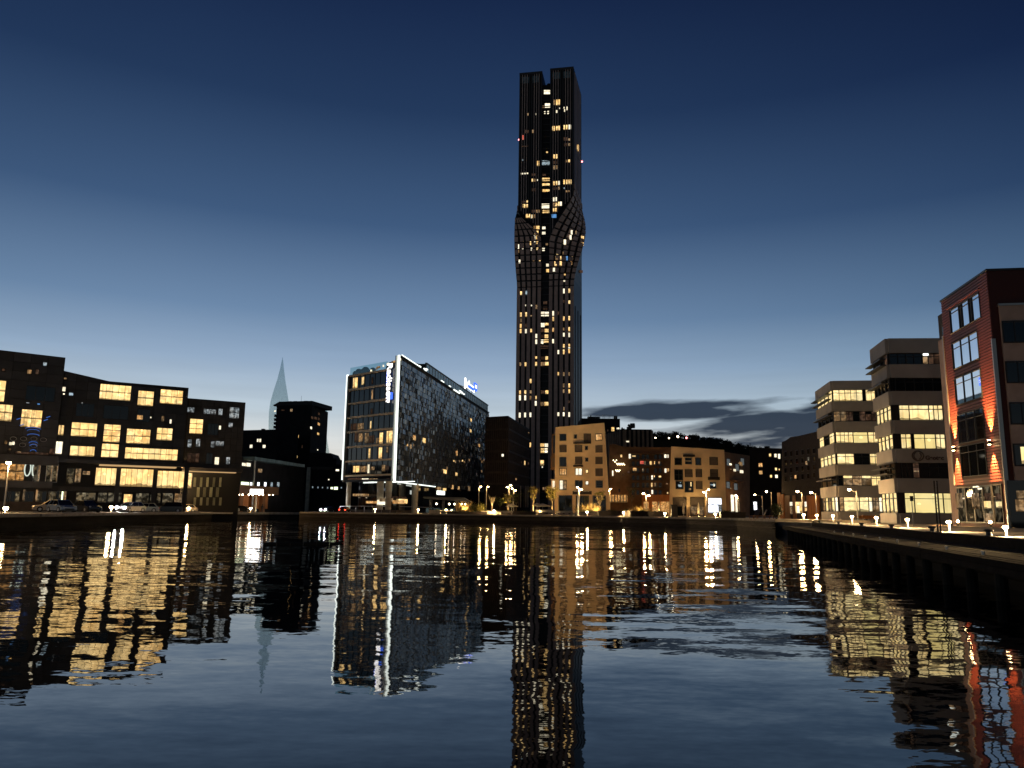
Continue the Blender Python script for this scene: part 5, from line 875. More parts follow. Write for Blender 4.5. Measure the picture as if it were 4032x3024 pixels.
def span(f, k, y, *xs): return [(f.uz(*zz(k, a, y))[0], f.uz(*zz(k, c, y))[0], n, p) for a, c, n, p in xs]
rowsW = [(500, ((450, 673, 5, 'office'), (700, 782, 2, 'office'), (785, 830, 1, 'office'))), (660, ((455, 600, 3, ('faint', 'dim')), (605, 790, 4, ('glass_dark', 'faint')))), (825, ((472, 600, 4, 'office'), (605, 713, 1, 'office_bright'), (720, 800, 2, 'office'))), (990, ((482, 608, 2, 'office'), (615, 728, 2, 'glass_dark'), (733, 812, 2, 'office'))), (1160, ((490, 525, 1, 'glass_dark'), (528, 740, 3, ('dim', 'office')), (745, 822, 2, ('dim', 'office')))), (1340, ((500, 530, 1, 'dim'), (533, 650, 1, 'office'), (655, 720, 1, 'office'), (725, 800, 3, ('office', 'dim', 'cream')), (802, 845, 1, 'cream')))]
for i, (y, sp) in enumerate(rowsW):
    glaze(bw, wm, wz[i + 1][1], wz[i][0], span(wm, 'W', y, *sp))
    lits = {0: ('office', 4), 1: ('glass_dark', 4), 2: (('office', 'glass_dark'), 3), 3: ('office', 4), 4: ('glass_dark', 3), 5: (('office', 'dim', 'cream'), 5)}[i]
    n = lits[1]; ul = wl.L / n
    for q_ in range(n): p = lits[0] if isinstance(lits[0], str) else random.choice(lits[0]); window(bw, wl, (ul * q_ + .12, ul * (q_ + 1) - .12, wz[i + 1][1] + .05, wz[i][0] - .05), 1, 1, p, t=.07, proud=.14, top_row=.28)
f = MB(); wl.box(f, -.2, wl.L, wz[0][0] - .7, wz[0][0] - .55, .3, 1.1); f.build('sun_shade', 'black_metal', bw)
f = MB(); wl.box(f, -.2, wl.L, wz[0][0] - 1.5, wz[0][0] - 1.38, .3, 1.0); f.build('sun_shade', 'black_metal', bw)
for i in (1, 4): f = MB(); wl.box(f, -.2, wl.L, wz[i][0] - .6, wz[i][0] - .45, .3, .9); f.build('sun_shade', 'black_metal', bw)
WB2 = dict(x=330, white=((428, 515), (582, 662), (741, 822), (914, 993), (1083, 1165), (1258, 1342), (1465, 1620)))
bz_, zm, zl, zz2, zL2 = banded('six storey banded office with dark upper windows and a round logo on its front', (3493, 1334, 90), (3437, 1376), (3695, 1333), 'R', WB2, 1.2, None, None)
rowsZ = [(550, ((155, 345, 4, 'glass_dark'), (350, 380, 1, 'dim'), (384, 450, 2, 'faint'))), (700, ((190, 465, 5, 'glass_dark'),)), (868, ((212, 268, 1, 'office'), (271, 385, 1, 'office'), (388, 468, 3, 'office'))), (1038, ((223, 280, 2, 'office'), (300, 425, 2, 'office_bright'), (428, 482, 2, 'office'))), (1220, ((230, 290, 2, 'glass_dark'), (294, 330, 1, 'faint'), (334, 500, 3, 'glass_dark'))), (1403, ((246, 300, 1, 'office_bright'), (304, 440, 1, 'office_bright'), (444, 472, 1, 'office_bright'), (474, 520, 1, 'office_bright')))]
for i, (y, sp) in enumerate(rowsZ):
    glaze(bz_, zm, zz2[i + 1][1], zz2[i][0], span(zm, 'R', y, *sp))
    p0, n = {0: (('glass_dark', 'faint'), 4), 1: ('glass_dark', 4), 2: (('office', 'office', 'dim'), 4), 3: ('office', 4), 4: ('glass_dark', 3), 5: ('office', 4)}[i]; ul = zl.L / n
    for q_ in range(n): p = p0 if isinstance(p0, str) else random.choice(p0); window(bz_, zl, (ul * q_ + .10, ul * (q_ + 1) - .10, zz2[i + 1][1] + .05, zz2[i][0] - .05), 1, 1, p, t=.07, proud=.14, top_row=.28)
for i, o in ((0, .6), (0, 1.35), (1, .5), (4, .5), (4, 1.2)): f = MB(); zl.box(f, -.2, zl.L, zz2[i][0] - o - .12, zz2[i][0] - o, .3, 1.0); f.build('sun_shade', 'black_metal', bz_)
small_window(bz_, zm, zm.rect(zz('R', 352, 517, 382, 529)), 'led_white', 'ceiling_lamp', .2); small_window(bz_, zm, zm.rect(zz('R', 298, 1211, 324, 1219)), 'dim', 'ceiling_lamp', .2)
# round logo and name
c = zm.uz(3609, 1796); rr = (zm.uz(3631, 1796)[0] - c[0]); mb = MB()
pts = [zm.pt(c[0] + rr * math.cos(t), c[1] + rr * .88 * math.sin(t), .36) for t in [2 * math.pi * j / 28 for j in range(29)]]
for a, b in zip(pts, pts[1:]): mb.cyl(a, b, .075, .075, 6)
for a, b in ((100, 260), (60, -80)):
    prev = None
    for j in range(9):
        t = math.radians(a + (b - a) * j / 8); q_ = zm.pt(c[0] + rr * .5 * math.cos(t) + (.35 * rr if a == 60 else -.2 * rr) * (1 if a != 60 else .2), c[1] + rr * .62 * math.sin(t), .36)
        if prev: mb.cyl(prev, q_, .06, .06, 5)
        prev = q_
mb.build('logo', 'letter_dark', bz_)
a0, a1 = zm.uz(3638, 1800), zm.uz(3718, 1800); text('Geotec', bz_, zm.pt(a0[0], a0[1] - .32, .34), zm.u, (0, 0, 1), (a1[0] - a0[0]) / 3.35, 'letter_dark', bold=.03)
# ------------------------------------------------------------------ red slatted house and the pink one beside it
pR, qR = two((3880, 1072, 62), (3707, 1190)); fR = Fac(qR, pR); bR = thing('red_building', 'red slatted building with wall lamps washing its front with light', 'building', fR.pt(fR.L / 2, ZR))
uR1 = fR.uz(3950, 1700)[0]; Rr = lambda x, y: fR.uz(*zz('R', x, y)); zg = Rr(690, 1285)[1]; zR_ = pR.z; zsh = Rr(450, 428)[1]
slab(bR, fR, [(0, 0), (0, zR_), (fR.L + .3, zR_), (fR.L + .3, 0)], 12, 'red_back', square=True)
LW = [((515, 690, 700, 527), (262, 155, 300, 400)), ]
def quad_uz(x, y): us = [Rr(a, b)[0] for a, b in zip(x, y)]; zs_ = [Rr(a, b)[1] for a, b in zip(x, y)]; return (us[0] + us[3]) / 2, (us[1] + us[2]) / 2, (zs_[2] + zs_[3]) / 2, (zs_[0] + zs_[1]) / 2
hR = [quad_uz((516, 690, 700, 527), (262, 155, 300, 398)), quad_uz((530, 680, 692, 540), (460, 382, 545, 608)), quad_uz((547, 698, 710, 556), (665, 608, 775, 820)), quad_uz((565, 718, 724, 572), (880, 838, 1018, 1052)), quad_uz((582, 728, 738, 590), (1075, 1035, 1225, 1255))]
for i, h in enumerate(hR): window(bR, fR, h, 3, 1, 'mirror_glass' if i < 4 else 'glass_dark', 'frame_dark', t=.05, proud=.12, top_row=.22 if i else .15)
for u_ in (.36, .70): h = hR[0]; f = MB(); u = h[0] + (h[1] - h[0]) * u_; fR.box(f, u - .28, u - .2, h[2], h[3], .03, .13); fR.box(f, u + .2, u + .28, h[2], h[3], .03, .13); f.build('mullion', 'frame_dark', bR)
f = MB(); h = hR[0]; fR.box(f, h[0] - .5, h[1] + .1, h[3] + .25, h[3] + .4, 0, .14); f.build('window_hood', 'red_slat', bR)
mb = MB(); z = zg
while z < zR_ - .2:
    rs = [(.02, fR.L + .28, z, z + .17)]
    for h in hR: rs = [q_ for r in rs for q_ in minus(r, (h[0] - .12, h[1] + .12, h[2] - .12, h[3] + .12))]
    for r in rs: fR.box(mb, r[0], r[1], r[2], r[3], .0, .07)
    z += .25
stuff(mb.build('slat', 'red_slat', bR))
f = MB(); fR.box(f, -.1, fR.L + .4, zR_, zR_ + .18, -3, .12); f.build('roof_edge', 'black_metal', bR)
f = MB(); fR.box(f, -.16, .0, zg, zsh, -.1, .16); f.build('drainpipe', 'steel', bR)
f = MB(); fR.box(f, fR.L + .32, fR.L + .48, 1, Rr(790, 420)[1], -.1, .2); f.build('drainpipe', 'steel', bR)
f = MB(); a = Rr(447, 365); fR.box(f, -.9, -.02, zsh - .3, a[1], -2, -.2); f.build('terrace_rail', 'clear_glass', bR)
# glazed ground floor
for i in range(5):
    u0 = .3 + (fR.L - .6) * i / 5; u1 = .3 + (fR.L - .6) * (i + 1) / 5 - .25
    window(bR, fR, (u0, u1, ZR + .4, zg - .3), 1, 1, ('lobby', 'glass_dark', 'lobby', 'lobby', 'lobby')[i], t=.1, top_row=.3)
for r, p in (((560, 1345, 590, 1440), 'dim'), ((655, 1345, 690, 1440), 'dim'), ((730, 1345, 760, 1390), 'faint'), ((728, 1392, 760, 1435), 'office'), ((800, 1395, 828, 1432), 'office'), ((795, 1345, 822, 1385), 'faint'), ((660, 1303, 690, 1312), 'cream'), ((690, 1314, 710, 1324), 'cream'), ((665, 1345, 676, 1357), 'cream'), ((735, 1465, 775, 1515), 'dim'), ((600, 1372, 608, 1380), 'cream')): small_window(bR, fR, fR.rect(zz('R', *r)), p, 'lit_pane', .16)
# wall lamps that wash up and down
for x, y in ((3751, 1770), (3911, 1742)):
    u, z = fR.uz(x, y); u = max(u, .85); t = thing('wall_lamp', ('left' if x < 3800 else 'right') + ' wall lamp of the red building, shining up and down the slats', 'wall lamp', fR.pt(u, z, .35), 0, 'wall lamps on the red building')
    f = MB(); fR.box(f, u - .09, u + .09, z - .16, z + .16, .22, .42); fR.box(f, u - .05, u + .05, z - .05, z + .05, .07, .22); f.build('housing', 'black_metal', t)
    f = MB(); fR.box(f, u - .08, u + .08, z - .19, z - .165, .23, .41); f.build('lens', 'bulb', t); f = MB(); fR.box(f, u - .08, u + .08, z + .165, z + .19, .23, .41); f.build('lens', 'bulb', t)
    for s, en in ((1, 42000), (-1, 42000)):
        l = bpy.data.lights.new('wall_wash', 'SPOT'); l.energy = en; l.color = (1, .52, .17); l.spot_size = math.radians(50); l.spot_blend = .85; l.shadow_soft_size = .04
        lo = bpy.data.objects.new('wall_wash', l); COL.objects.link(lo); lo.location = fR.pt(u, z + .24 * s, .40) - t.location; lo.parent = t
        dv = (Vector((0, 0, s)) - fR.n * .06).normalized(); lo.rotation_euler = dv.to_track_quat('-Z', 'Y').to_euler()
fP = Fac(fR.pt(fR.L + .5, 0, -.6), fR.pt(fR.L + .5, 0, -.6) + Vector((22, -4, 0))); bP = thing('pink_building', 'pinkish rendered building with dark windows at the right edge', 'building', fP.pt(5, ZR))
Pp = lambda x, y: fP.uz(*zz('R', x, y)); zP = Pp(770, 226)[1]
MB().prism([(q_.x, q_.y) for q_ in (fP.pt(0, 0), fP.pt(fP.L, 0), fP.pt(fP.L, 0, -14), fP.pt(0, 0, -14))], 0, zP).build('wall', 'pink_render', bP)
for y0, y1, x, p in ((328, 445, 832, 'glass_dark'), (568, 685, 852, 'glass_dark'), (812, 930, 876, 'glass_dark'), (1058, 1178, 898, 'glass_dark')):
    a = fP.rect(zz('R', x, y0, x + 130, y1)); window(bP, fP, a, 2, 1, p, t=.1, proud=.08)
    a2 = (a[1] + 1.5, a[1] + 1.5 + a[1] - a[0], a[2], a[3]); window(bP, fP, a2, 2, 1, p, t=.1, proud=.08)
small_window(bP, fP, fP.rect(zz('R', 935, 1070, 960, 1170)), 'office', 'lit_pane', .09)
f = MB(); a = fP.rect(zz('R', 860, 1270, 1100, 1460)); fP.box(f, a[0], a[1], ZR, a[3], 0, .1); f.build('shop_glass', 'glass_dark', bP)
for r in ((905, 1330, 955, 1380), (900, 1383, 955, 1455)): small_window(bP, fP, fP.rect(zz('R', *r)), 'dim', 'lit_pane', .14)
zD = Pp(760, 62)[1]; f = MB(); fP.box(f, -.2, fP.L, zP, zD, -13, -3.5); f.build('roof_storey', 'rooftop', bP)
f = MB(); fP.box(f, -.1, fP.L, zP - .12, zP + .06, -.3, .12); f.build('roof_edge', 'steel', bP)
# ------------------------------------------------------------------ wooded hill far behind
hp = [(2540, 1715), (2580, 1712), (2620, 1706), (2640, 1712), (2660, 1704), (2690, 1717), (2730, 1716), (2770, 1727), (2815, 1731), (2850, 1737), (2895, 1748), (2930, 1755), (2960, 1762), (3010, 1770), (3090, 1778), (3200, 1800), (3400, 1850)]
vs = []
for x, y in hp: p = P(x, y + 10, 620); vs += [(p.x, p.y, 0), (p.x, p.y, p.z), (p.x + 30, p.y + 260, 0)]
fs = []
for i in range(len(hp) - 1): a, b = 3 * i, 3 * i + 3; fs += [(a, b, b + 1, a + 1), (a + 1, b + 1, b + 2, a + 2)]
struct(MB().add(vs, fs).build('hill', 'hill'))
rg = random.Random(3); mb = MB()
for (x0, y0), (x1, y1) in zip(hp, hp[1:]):
    n = max(3, int((x1 - x0) / 4.5))
    for i in range(n):
        t = rg.random(); x = x0 + (x1 - x0) * t; y = y0 + (y1 - y0) * t; s = rg.uniform(1.2, 3.2); dd = 620 + rg.uniform(-12, 8); c = P(x, y + 9 - rg.uniform(0, 8), dd)
        for j in range(95):
            d = Vector((rg.gauss(0, 1), rg.gauss(0, 1), rg.gauss(0, .9))).normalized() * s * rg.uniform(.2, .95); q_ = c + d; e = Vector((rg.uniform(-1, 1), rg.uniform(-1, 1), rg.uniform(-1, 1))) * 1.1; g = Vector((rg.uniform(-1, 1), rg.uniform(-1, 1), rg.uniform(-1, 1))) * 1.1
            mb.add([q_, q_ + e, q_ + g], [(0, 1, 2)])
o = stuff(mb.build('hill_woods', 'wood_far')); tag(o, 'black wooded ridge along the far hill against the bright horizon', 'wood')
for i, (x, y) in enumerate(((2581, 1724), (2634, 1725), (2669, 1719), (2703, 1724))):
    p = P(x, y, 600); t = tag(MB().ball(p, .5 if i < 2 else .8, 8, 5).build('hill_lamp', 'bulb_small' if i < 3 else 'warning'), ('small lamp at the left end of the wooded ridge', 'second small lamp on the wooded ridge, below the treetops', 'brightest lamp on the wooded ridge beside a tall crown', 'pink lamp farthest right on the wooded ridge')[i], 'lamp', 'lamps on the wooded ridge')
# ------------------------------------------------------------------ lamps
def bollard(x, yb, h_px, z, r, label, group, d=None):
    p = G(x, yb, z) if d is None else at(x, d, z); p.z = z
    t = thing('bollard_lamp', label, 'bollard lamp', p, 0, group); dist = p.y; h = h_px * dist / FX
    MB().lathe([(.55 * r, 0), (.5 * r, .02), (.5 * r, h - r * .9)], (0, 0, 0), 10).build('post', 'concrete', t, world=False)
    MB().ball((0, 0, h - r * .75), r, 12, 7, .75).build('lamp_head', 'bulb', t, smooth=True, world=False)
    l = bpy.data.lights.new('lamp_light', 'POINT'); l.energy = (8000 if r < .2 else 7000) * r; l.color = (1, .66, .30); l.shadow_soft_size = r * .5
    lo = bpy.data.objects.new('lamp_light', l); COL.objects.link(lo); lo.location = (0, -r * 1.25, h - r * .6); lo.parent = t
    MB().lathe([(r * .85, h - r * .2), (r * .5, h + r * .06), (r * .1, h + r * .1)], (0, 0, 0), 12).build('cap', 'black_metal', t, world=False)
    return t
order = ('nearest', 'second nearest', 'third nearest', 'fourth nearest', 'fifth nearest', 'sixth nearest', 'seventh nearest', 'farthest')
for i, (x, yb, h) in enumerate(((3962, 2112, 42), (3738, 2093, 43), (3575, 2078, 37), (3452, 2068, 33), (3356, 2061, 30), (3281, 2056, 28), (3217, 2053, 27), (3166, 2052, 28))):
    bollard(x, yb, h, ZR + .05, .095 + .013 * i, order[i] + ' low bollard lamp on the right hand promenade', 'bollard lamps along the right promenade')
for x, d, s in ((24, 76, 'at the left edge of the picture'), (438, 109, 'on the left quay between the black car and the car with headlights'), (604, 124.5, 'on the left quay in front of the dark sport utility car'), (743, 139.5, 'on the left quay in front of the pale hatchback'), (863, 152.5, 'on the left quay between the pickup and the white car'), (987, 165.5, 'on the left quay at the foot of the lit white panel')):
    bollard(x, 0, 24 if x < 700 else 19, ZL + .06, .23, 'bollard lamp ' + s, 'bollard lamps along the left quay', d)
for (x, d, s) in ((1477, 168, 'beside the second hotel column'), (1647, 166, 'beside the right hotel column'), (1757, 163, 'in front of the terrace pergola'), (1946, 161, 'under the small pale bare tree'), (2124, 157, 'beside the long pale bench'), (2312, 150, 'left of the pair before the tall dry grass'), (2370, 149, 'right of the pair before the tall dry grass'), (2455, 145, 'between the hedge planter and the courtyard'), (2618, 138, 'left of the dark sign board'), (2817, 128, 'in front of the white lit shop window')):
    bollard(x, 0, 17, ZMID, .2, 'bollard lamp on the middle quay ' + s, 'bollard lamps along the middle quay', d)
def street_lamp(x, ytop, d, z, label, side=0, en=260, r=.22, col=(1, .58, .22), double=False):
    b = at(x, d, z); t = thing('street_lamp', label, 'street lamp', b); h = P(x, ytop, d).z - z
    MB().cyl((0, 0, 0), (0, 0, h), .09, .06, 8).build('post', 'steel', t, world=False)
    for k, s in enumerate((side, -side) if double else (side,)):
        hx = s * .8; hz = h + .1 - .5 * k
        if s: MB().cyl((0, 0, h - .2 - .5 * k), (hx, -.1, hz + .1), .04, .04, 6).build('arm', 'steel', t, world=False)
        MB().ball((hx, -.1, hz), r, 10, 6, .7).build('lamp_head', 'street', t, True, world=False)
        MB().lathe([(r * 1.1, hz + r * .4), (r * .6, hz + r * .9), (.03, hz + r)], (hx, -.1, 0), 10).build('shade', 'black_metal', t, world=False)
        if en:
            l = bpy.data.lights.new('lamp_light', 'POINT'); l.energy = en * 3.2; l.color = col; l.shadow_soft_size = .3
            lo = bpy.data.objects.new('lamp_light', l); COL.objects.link(lo); lo.location = (hx, -.75, hz - .55); lo.parent = t
    return t
SL = 'street lamps'
street_lamp(16, 1826, 96, ZL, 'tall street lamp before the orange room at the left edge', .0, 900, .3)
street_lamp(706, 1872, 140, ZL, 'street lamp in front of the big lit windows, right of the dark car', 1.0, 350, .2)
street_lamp(900, 1876, 165, ZL, 'street lamp with a side arm beside the orange terminal niches', 1.5, 420, .32)
street_lamp(2281, 1920, 176, ZMID, 'double headed lamp post before the tall beige house', -.6, 520, .2, double=True)
street_lamp(2783, 1930, 156, ZMID, 'double headed lamp post before the lower beige house', .6, 480, .2, double=True)
street_lamp(2003, 1912, 196, ZMID, 'left lamp post of the cluster before the brick office', .6, 120, .2, double=True)
street_lamp(2022, 1925, 198, ZMID, 'right lamp post of the cluster before the brick office', -.5, 120, .2, double=True)
street_lamp(1884, 1918, 195, ZMID, 'lamp post at the far right end of the hotel', .6, 140, .2)
street_lamp(1914, 1918, 200, ZMID, 'lamp post between the hotel and the brick office', .5, 140, .2)
street_lamp(2908, 1953, 196, ZMID, 'lamp post beside the brown building entrance', -.6, 220, .25)
street_lamp(3004, 1950, 205, ZR, 'lamp post before the dark building, left of the pair', -2.4, 160, .24)
street_lamp(3040, 1937, 190, ZR, 'lamp post before the dark building, right of the pair', -1.4, 160, .26)
street_lamp(3161, 1938, 128, ZR, 'lamp post in front of the orange timber doors', -.9, 240, .24)
street_lamp(3216, 1942, 118, ZR, 'lamp post at the corner of the lower banded office', -.9, 240, .22)
street_lamp(3377, 1932, 96, ZR, 'lamp post in front of the lower banded office', -1.1, 330, .20)
street_lamp(2402, 1926, 205, ZMID, 'lamp post close to the right wall of the tall beige house', .3, 160, .2, double=True)
street_lamp(2545, 1945, 205, ZMID, 'courtyard lamp cluster post between the beige houses', -.9, 320, .3, double=True)
# lit white panel at the bus stop
b = at(1006, 168, ZL); t = thing('light_panel', 'glowing white panel on a post at the bus stop', 'light panel', b)
h = P(1006, 1945, 168).z; MB().box(-.12, .12, -.12, .12, 0, h - ZL).build('post', 'steel', t, world=False)
MB().box(-1.35, 1.35, -.14, .14, h - ZL, h - ZL + 1.0).build('lit_face', 'panel_white', t, world=False)
MB().box(-1.42, 1.42, -.18, .18, h - ZL + 1.0, h - ZL + 1.1).build('cap', 'black_metal', t, world=False)
# ------------------------------------------------------------------ cars
def car(kind, color, label, loc, rz, lights=False, tail=False):
    t = thing('parked_car' if not lights else 'car', label, 'car', loc, rz, 'cars along the left quay')
    if kind == 'suv': L, Wd, H, hood, cab = 4.5, .92, 1.68, .98, (-2.05, -1.85, .35, 1.05)
    elif kind == 'pickup': L, Wd, H, hood, cab = 5.2, .95, 1.80, 1.0, (-.55, -.35, .75, 1.35)
    else: L, Wd, H, hood, cab = 4.2, .86, 1.45, .86, (-1.75, -1.25, .35, 1.15)
    a = L / 2; prof = [(-a, .32), (-a + .08, .22), (a - .1, .22), (a, .34), (a - .03, .62), (a - .25, hood - .1), (cab[3], hood), (cab[0], hood + .04), (-a + .06, hood - .04), (-a, .62)]
    if kind == 'pickup': prof[7] = (cab[0], hood + .02); prof[8] = (-a + .02, hood + .05)
    n = len(prof); vs = []; cx, cz = 0, .6
    for y, s in ((-Wd, .955), (-Wd * .9, 1), (Wd * .9, 1), (Wd, .955)):
        for x, z in prof: vs.append((cx + (x - cx) * s, y, cz + (z - cz) * s))
    fs = [tuple(range(n - 1, -1, -1)), tuple(range(3 * n, 4 * n))]
    for k in range(3): fs += [(k * n + i, k * n + (i + 1) % n, (k + 1) * n + (i + 1) % n, (k + 1) * n + i) for i in range(n)]
    MB().add(vs, [f[::-1] for f in fs]).build('body', color, t, world=False)
    x0, x1, x2, x3 = cab; w0, w1 = Wd * .93, Wd * .72
    MB().hexa([(x0, -w0, hood), (x3, -w0, hood), (x3, w0, hood), (x0, w0, hood), (x1, -w1, H - .05), (x2, -w1, H - .05), (x2, w1, H - .05), (x1, w1, H - .05)]).build('windows', 'car_glass', t, world=False)
    MB().hexa([(x1 - .06, -w1 - .03, H - .07), (x2 + .08, -w1 - .03, H - .07), (x2 + .08, w1 + .03, H - .07), (x1 - .06, w1 + .03, H - .07), (x1 + .1, -w1 + .08, H), (x2 - .1, -w1 + .08, H), (x2 - .1, w1 - .08, H), (x1 + .1, w1 - .08, H)]).build('roof', color, t, world=False)
    mb = MB()
    for s in (-1, 1):
        for a0, a1 in ((x0, x1), (x3, x2), ((x0 + x3) / 2 - .2, (x1 + x2) / 2 - .1)): mb.cyl((a0, s * (w0 + .01), hood - .02), (a1, s * (w1 + .01), H - .04), .045, .04, 5)
    mb.build('pillars', color, t, world=False)
    for x in (-a + .78, a - .82):
        for s in (-1, 1):
            w = MB().cyl((x, s * (Wd - .2), .33), (x, s * (Wd + .02), .33), .33, .33, 14).build('wheel', 'tyre', t, world=False)
            r = MB().cyl((x, s * (Wd - .05), .33), (x, s * (Wd + .035), .33), .2, .18, 10).build('rim', 'rim', w, world=False)
    for s in (-1, 1):
        MB().ball((a - .07, s * Wd * .74, .68), .17 if lights else .13, 8, 5, .7).build('headlight', 'headlight' if lights else 'rim', t, world=False)
        MB().box(-a - .005, -a + .1, s * Wd * .78 - .12, s * Wd * .78 + .12, .62, .82).build('tail_light', 'tail' if tail else 'car_red', t, world=False)
        MB().ball((x3 - .35, s * (Wd + .07), hood + .06), .09, 6, 4, .7).build('mirror', color, t, world=False)
    MB().box(a - .06, a + .02, -.5, .5, .34, .46).build('bumper', 'tyre', t, world=False)
    if kind == 'pickup': MB().box(-a + .1, cab[0] - .05, -Wd * .8, Wd * .8, hood + .0, hood + .62).build('load_cover', color, t, world=False)
    return t
rd = lambda d: math.radians(d)
car('hatch', 'car_beige', 'cream coloured car partly hidden by the silver car at the left', at(205, 97, ZL + .06), rd(212))
car('hatch', 'car_silver', 'silver hatchback parked nearest at the left in front of a cream car', at(243, 90.5, ZL + .06), rd(-38))
car('hatch', 'car_black', 'black hatchback with bright glints right of the silver hatchback', at(342, 97, ZL + .06), rd(-35))
car('hatch', 'car_silver', 'car with blazing white headlights facing the water', at(516, 110, ZL + .06), rd(-104), lights=True)
car('hatch', 'car_silver', 'grey car tucked behind the car with headlights', at(572, 124, ZL), rd(200))
car('suv', 'car_black', 'dark sport utility car in front of the lit office windows', at(662, 130, ZL), rd(205))
car('hatch', 'car_beige', 'pale hatchback between the dark sport utility car and the pickup', at(730, 142, ZL), rd(200))
car('pickup', 'car_beige', 'pale pickup with a covered load bed', at(812, 148, ZL), rd(190))
car('hatch', 'car_white', 'white car last in the row beside the orange terminal niches', at(898, 157, ZL), rd(205))
car('hatch', 'car_black', 'dark car with headlights on beyond the road left of the hotel', at(1290, 196, ZL + .1), rd(-110), lights=True)
car('hatch', 'car_black', 'dark car showing red tail lights at the left hotel column', at(1358, 181, ZL + .1), rd(85), tail=True)
car('hatch', 'car_black', 'dark car standing inside the orange terminal niches', at(957, 176, ZL), rd(5))
# ------------------------------------------------------------------ person by the terminal
def person(loc, rz, label):
    t = thing('person', label, 'person', loc, rz)
    pts = [(0, 0, .92), (0, 0, 1.15), (0, 0, 1.42), (0, 0, 1.53), (0, .02, 1.66), (0, .02, 1.76), (.19, 0, 1.40), (.25, .02, 1.12), (.24, .1, .88), (-.19, 0, 1.40), (-.25, -.02, 1.12), (-.24, .06, .88), (.1, 0, .86), (.12, .06, .48), (.13, .0, .08), (.13, .14, .04), (-.1, 0, .86), (-.12, -.08, .48), (-.13, -.2, .1), (-.13, -.07, .05)]
    ed = [(0, 1), (1, 2), (2, 3), (3, 4), (4, 5), (2, 6), (6, 7), (7, 8), (2, 9), (9, 10), (10, 11), (0, 12), (12, 13), (13, 14), (14, 15), (0, 16), (16, 17), (17, 18), (18, 19)]
    rad = [.15, .14, .16, .06, .10, .09, .07, .055, .04, .07, .055, .04, .1, .075, .05, .045, .1, .075, .05, .045]
    me = bpy.data.meshes.new('body'); me.from_pydata(pts, ed, []); o = bpy.data.objects.new('body', me); COL.objects.link(o); o.parent = t
    sk = o.modifiers.new('skin', 'SKIN')
    for v, r in zip(me.skin_vertices[0].data, rad): v.radius = (r, r * .85)
    me.skin_vertices[0].data[0].use_root = True
    o.modifiers.new('sub', 'SUBSURF').levels = 1; me.materials.append(MAT['cloth_dark'])
    MB().ball((0, .0, 1.72), .115, 8, 6, 1.15).build('hair', 'cloth_dark', t, True, world=False)
person(at(1032, 172, ZL), 0, 'person in dark clothes standing right of the glowing white panel')
# ------------------------------------------------------------------ plants
def leafcloud(mb, c, rx, rz_, n, s, rg, hollow=.5):
    for _ in range(n):
        d = Vector((rg.gauss(0, 1), rg.gauss(0, 1), rg.gauss(0, 1))).normalized() * rg.uniform(hollow, 1); q = Vector(c) + Vector((d.x * rx, d.y * rx, d.z * rz_))
        e = Vector((rg.uniform(-1, 1), rg.uniform(-1, 1), rg.uniform(-1, 1))).normalized() * s; g = e.orthogonal().normalized() * s * .55
        mb.add([q - e, q + g, q + e, q - g], [(0, 1, 2, 3)])
def limbs(mb, base, h, n, spread, rg, r=.07, up=.55):
    tips = []
    mb.cyl(base, base + Vector((0, 0, h * .45)), r, r * .8, 7); fork = base + Vector((0, 0, h * .43))
    for i in range(n):
        a = 2 * math.pi * i / n + rg.uniform(-.3, .3); m_ = fork + Vector((math.cos(a) * spread * .5, math.sin(a) * spread * .5, h * up * rg.uniform(.4, .55))); e = m_ + Vector((math.cos(a) * spread * .35, math.sin(a) * spread * .35, h * up * rg.uniform(.4, .6)))
        mb.cyl(fork, m_, r * .55, r * .4, 5); mb.cyl(m_, e, r * .4, r * .12, 5); tips += [m_, e]
        for k in range(2): e2 = m_ + Vector((rg.uniform(-.4, .4) * spread, rg.uniform(-.4, .4) * spread, h * up * rg.uniform(.25, .5))); mb.cyl(m_, e2, r * .28, r * .08, 4); tips.append(e2)
    return tips
def tree(x, d, h, label, bark, leaf=None, nl=260, crown=1., seed=1, spot=0, z=ZMID, spread=1.1, s=.13, n=7):
    rg = random.Random(seed); t = thing('tree', label, 'tree', at(x, d, z)); mb = MB(); tips = limbs(mb, Vector(), h, n, spread, rg); mb.build('trunk', bark, t, world=False)
    if leaf:
        mb = MB()
        for p in tips: leafcloud(mb, p, crown * .42, crown * .36, nl // len(tips), s, rg, .1)
        mb.build('crown', leaf, t, world=False)
    if spot: uplight(x, d - .9, z, spot, 'spotlight under the ' + ' '.join(label.split()[:13]))
    return t
def uplight(x, d, z, en, label, tilt=.35):
    t = thing('ground_spotlight', label, 'spotlight', at(x, d, z), 0, 'ground spotlights among the quay plants')
    MB().lathe([(.10, 0), (.12, .12), (.10, .14)], (0, 0, 0), 8).build('housing', 'black_metal', t, world=False); MB().lathe([(.085, .142), (.08, .15)], (0, 0, 0), 8).build('lens', 'uplight', t, world=False)
    l = bpy.data.lights.new('spot_light', 'SPOT'); l.energy = en * 10; l.color = (1, .68, .28); l.spot_size = math.radians(85); l.spot_blend = .6; l.shadow_soft_size = .08
    lo = bpy.data.objects.new('spot_light', l); COL.objects.link(lo); lo.location = (0, 0, .2); lo.parent = t; lo.rotation_euler = Vector((0, tilt, 1)).to_track_quat('-Z', 'Y').to_euler()
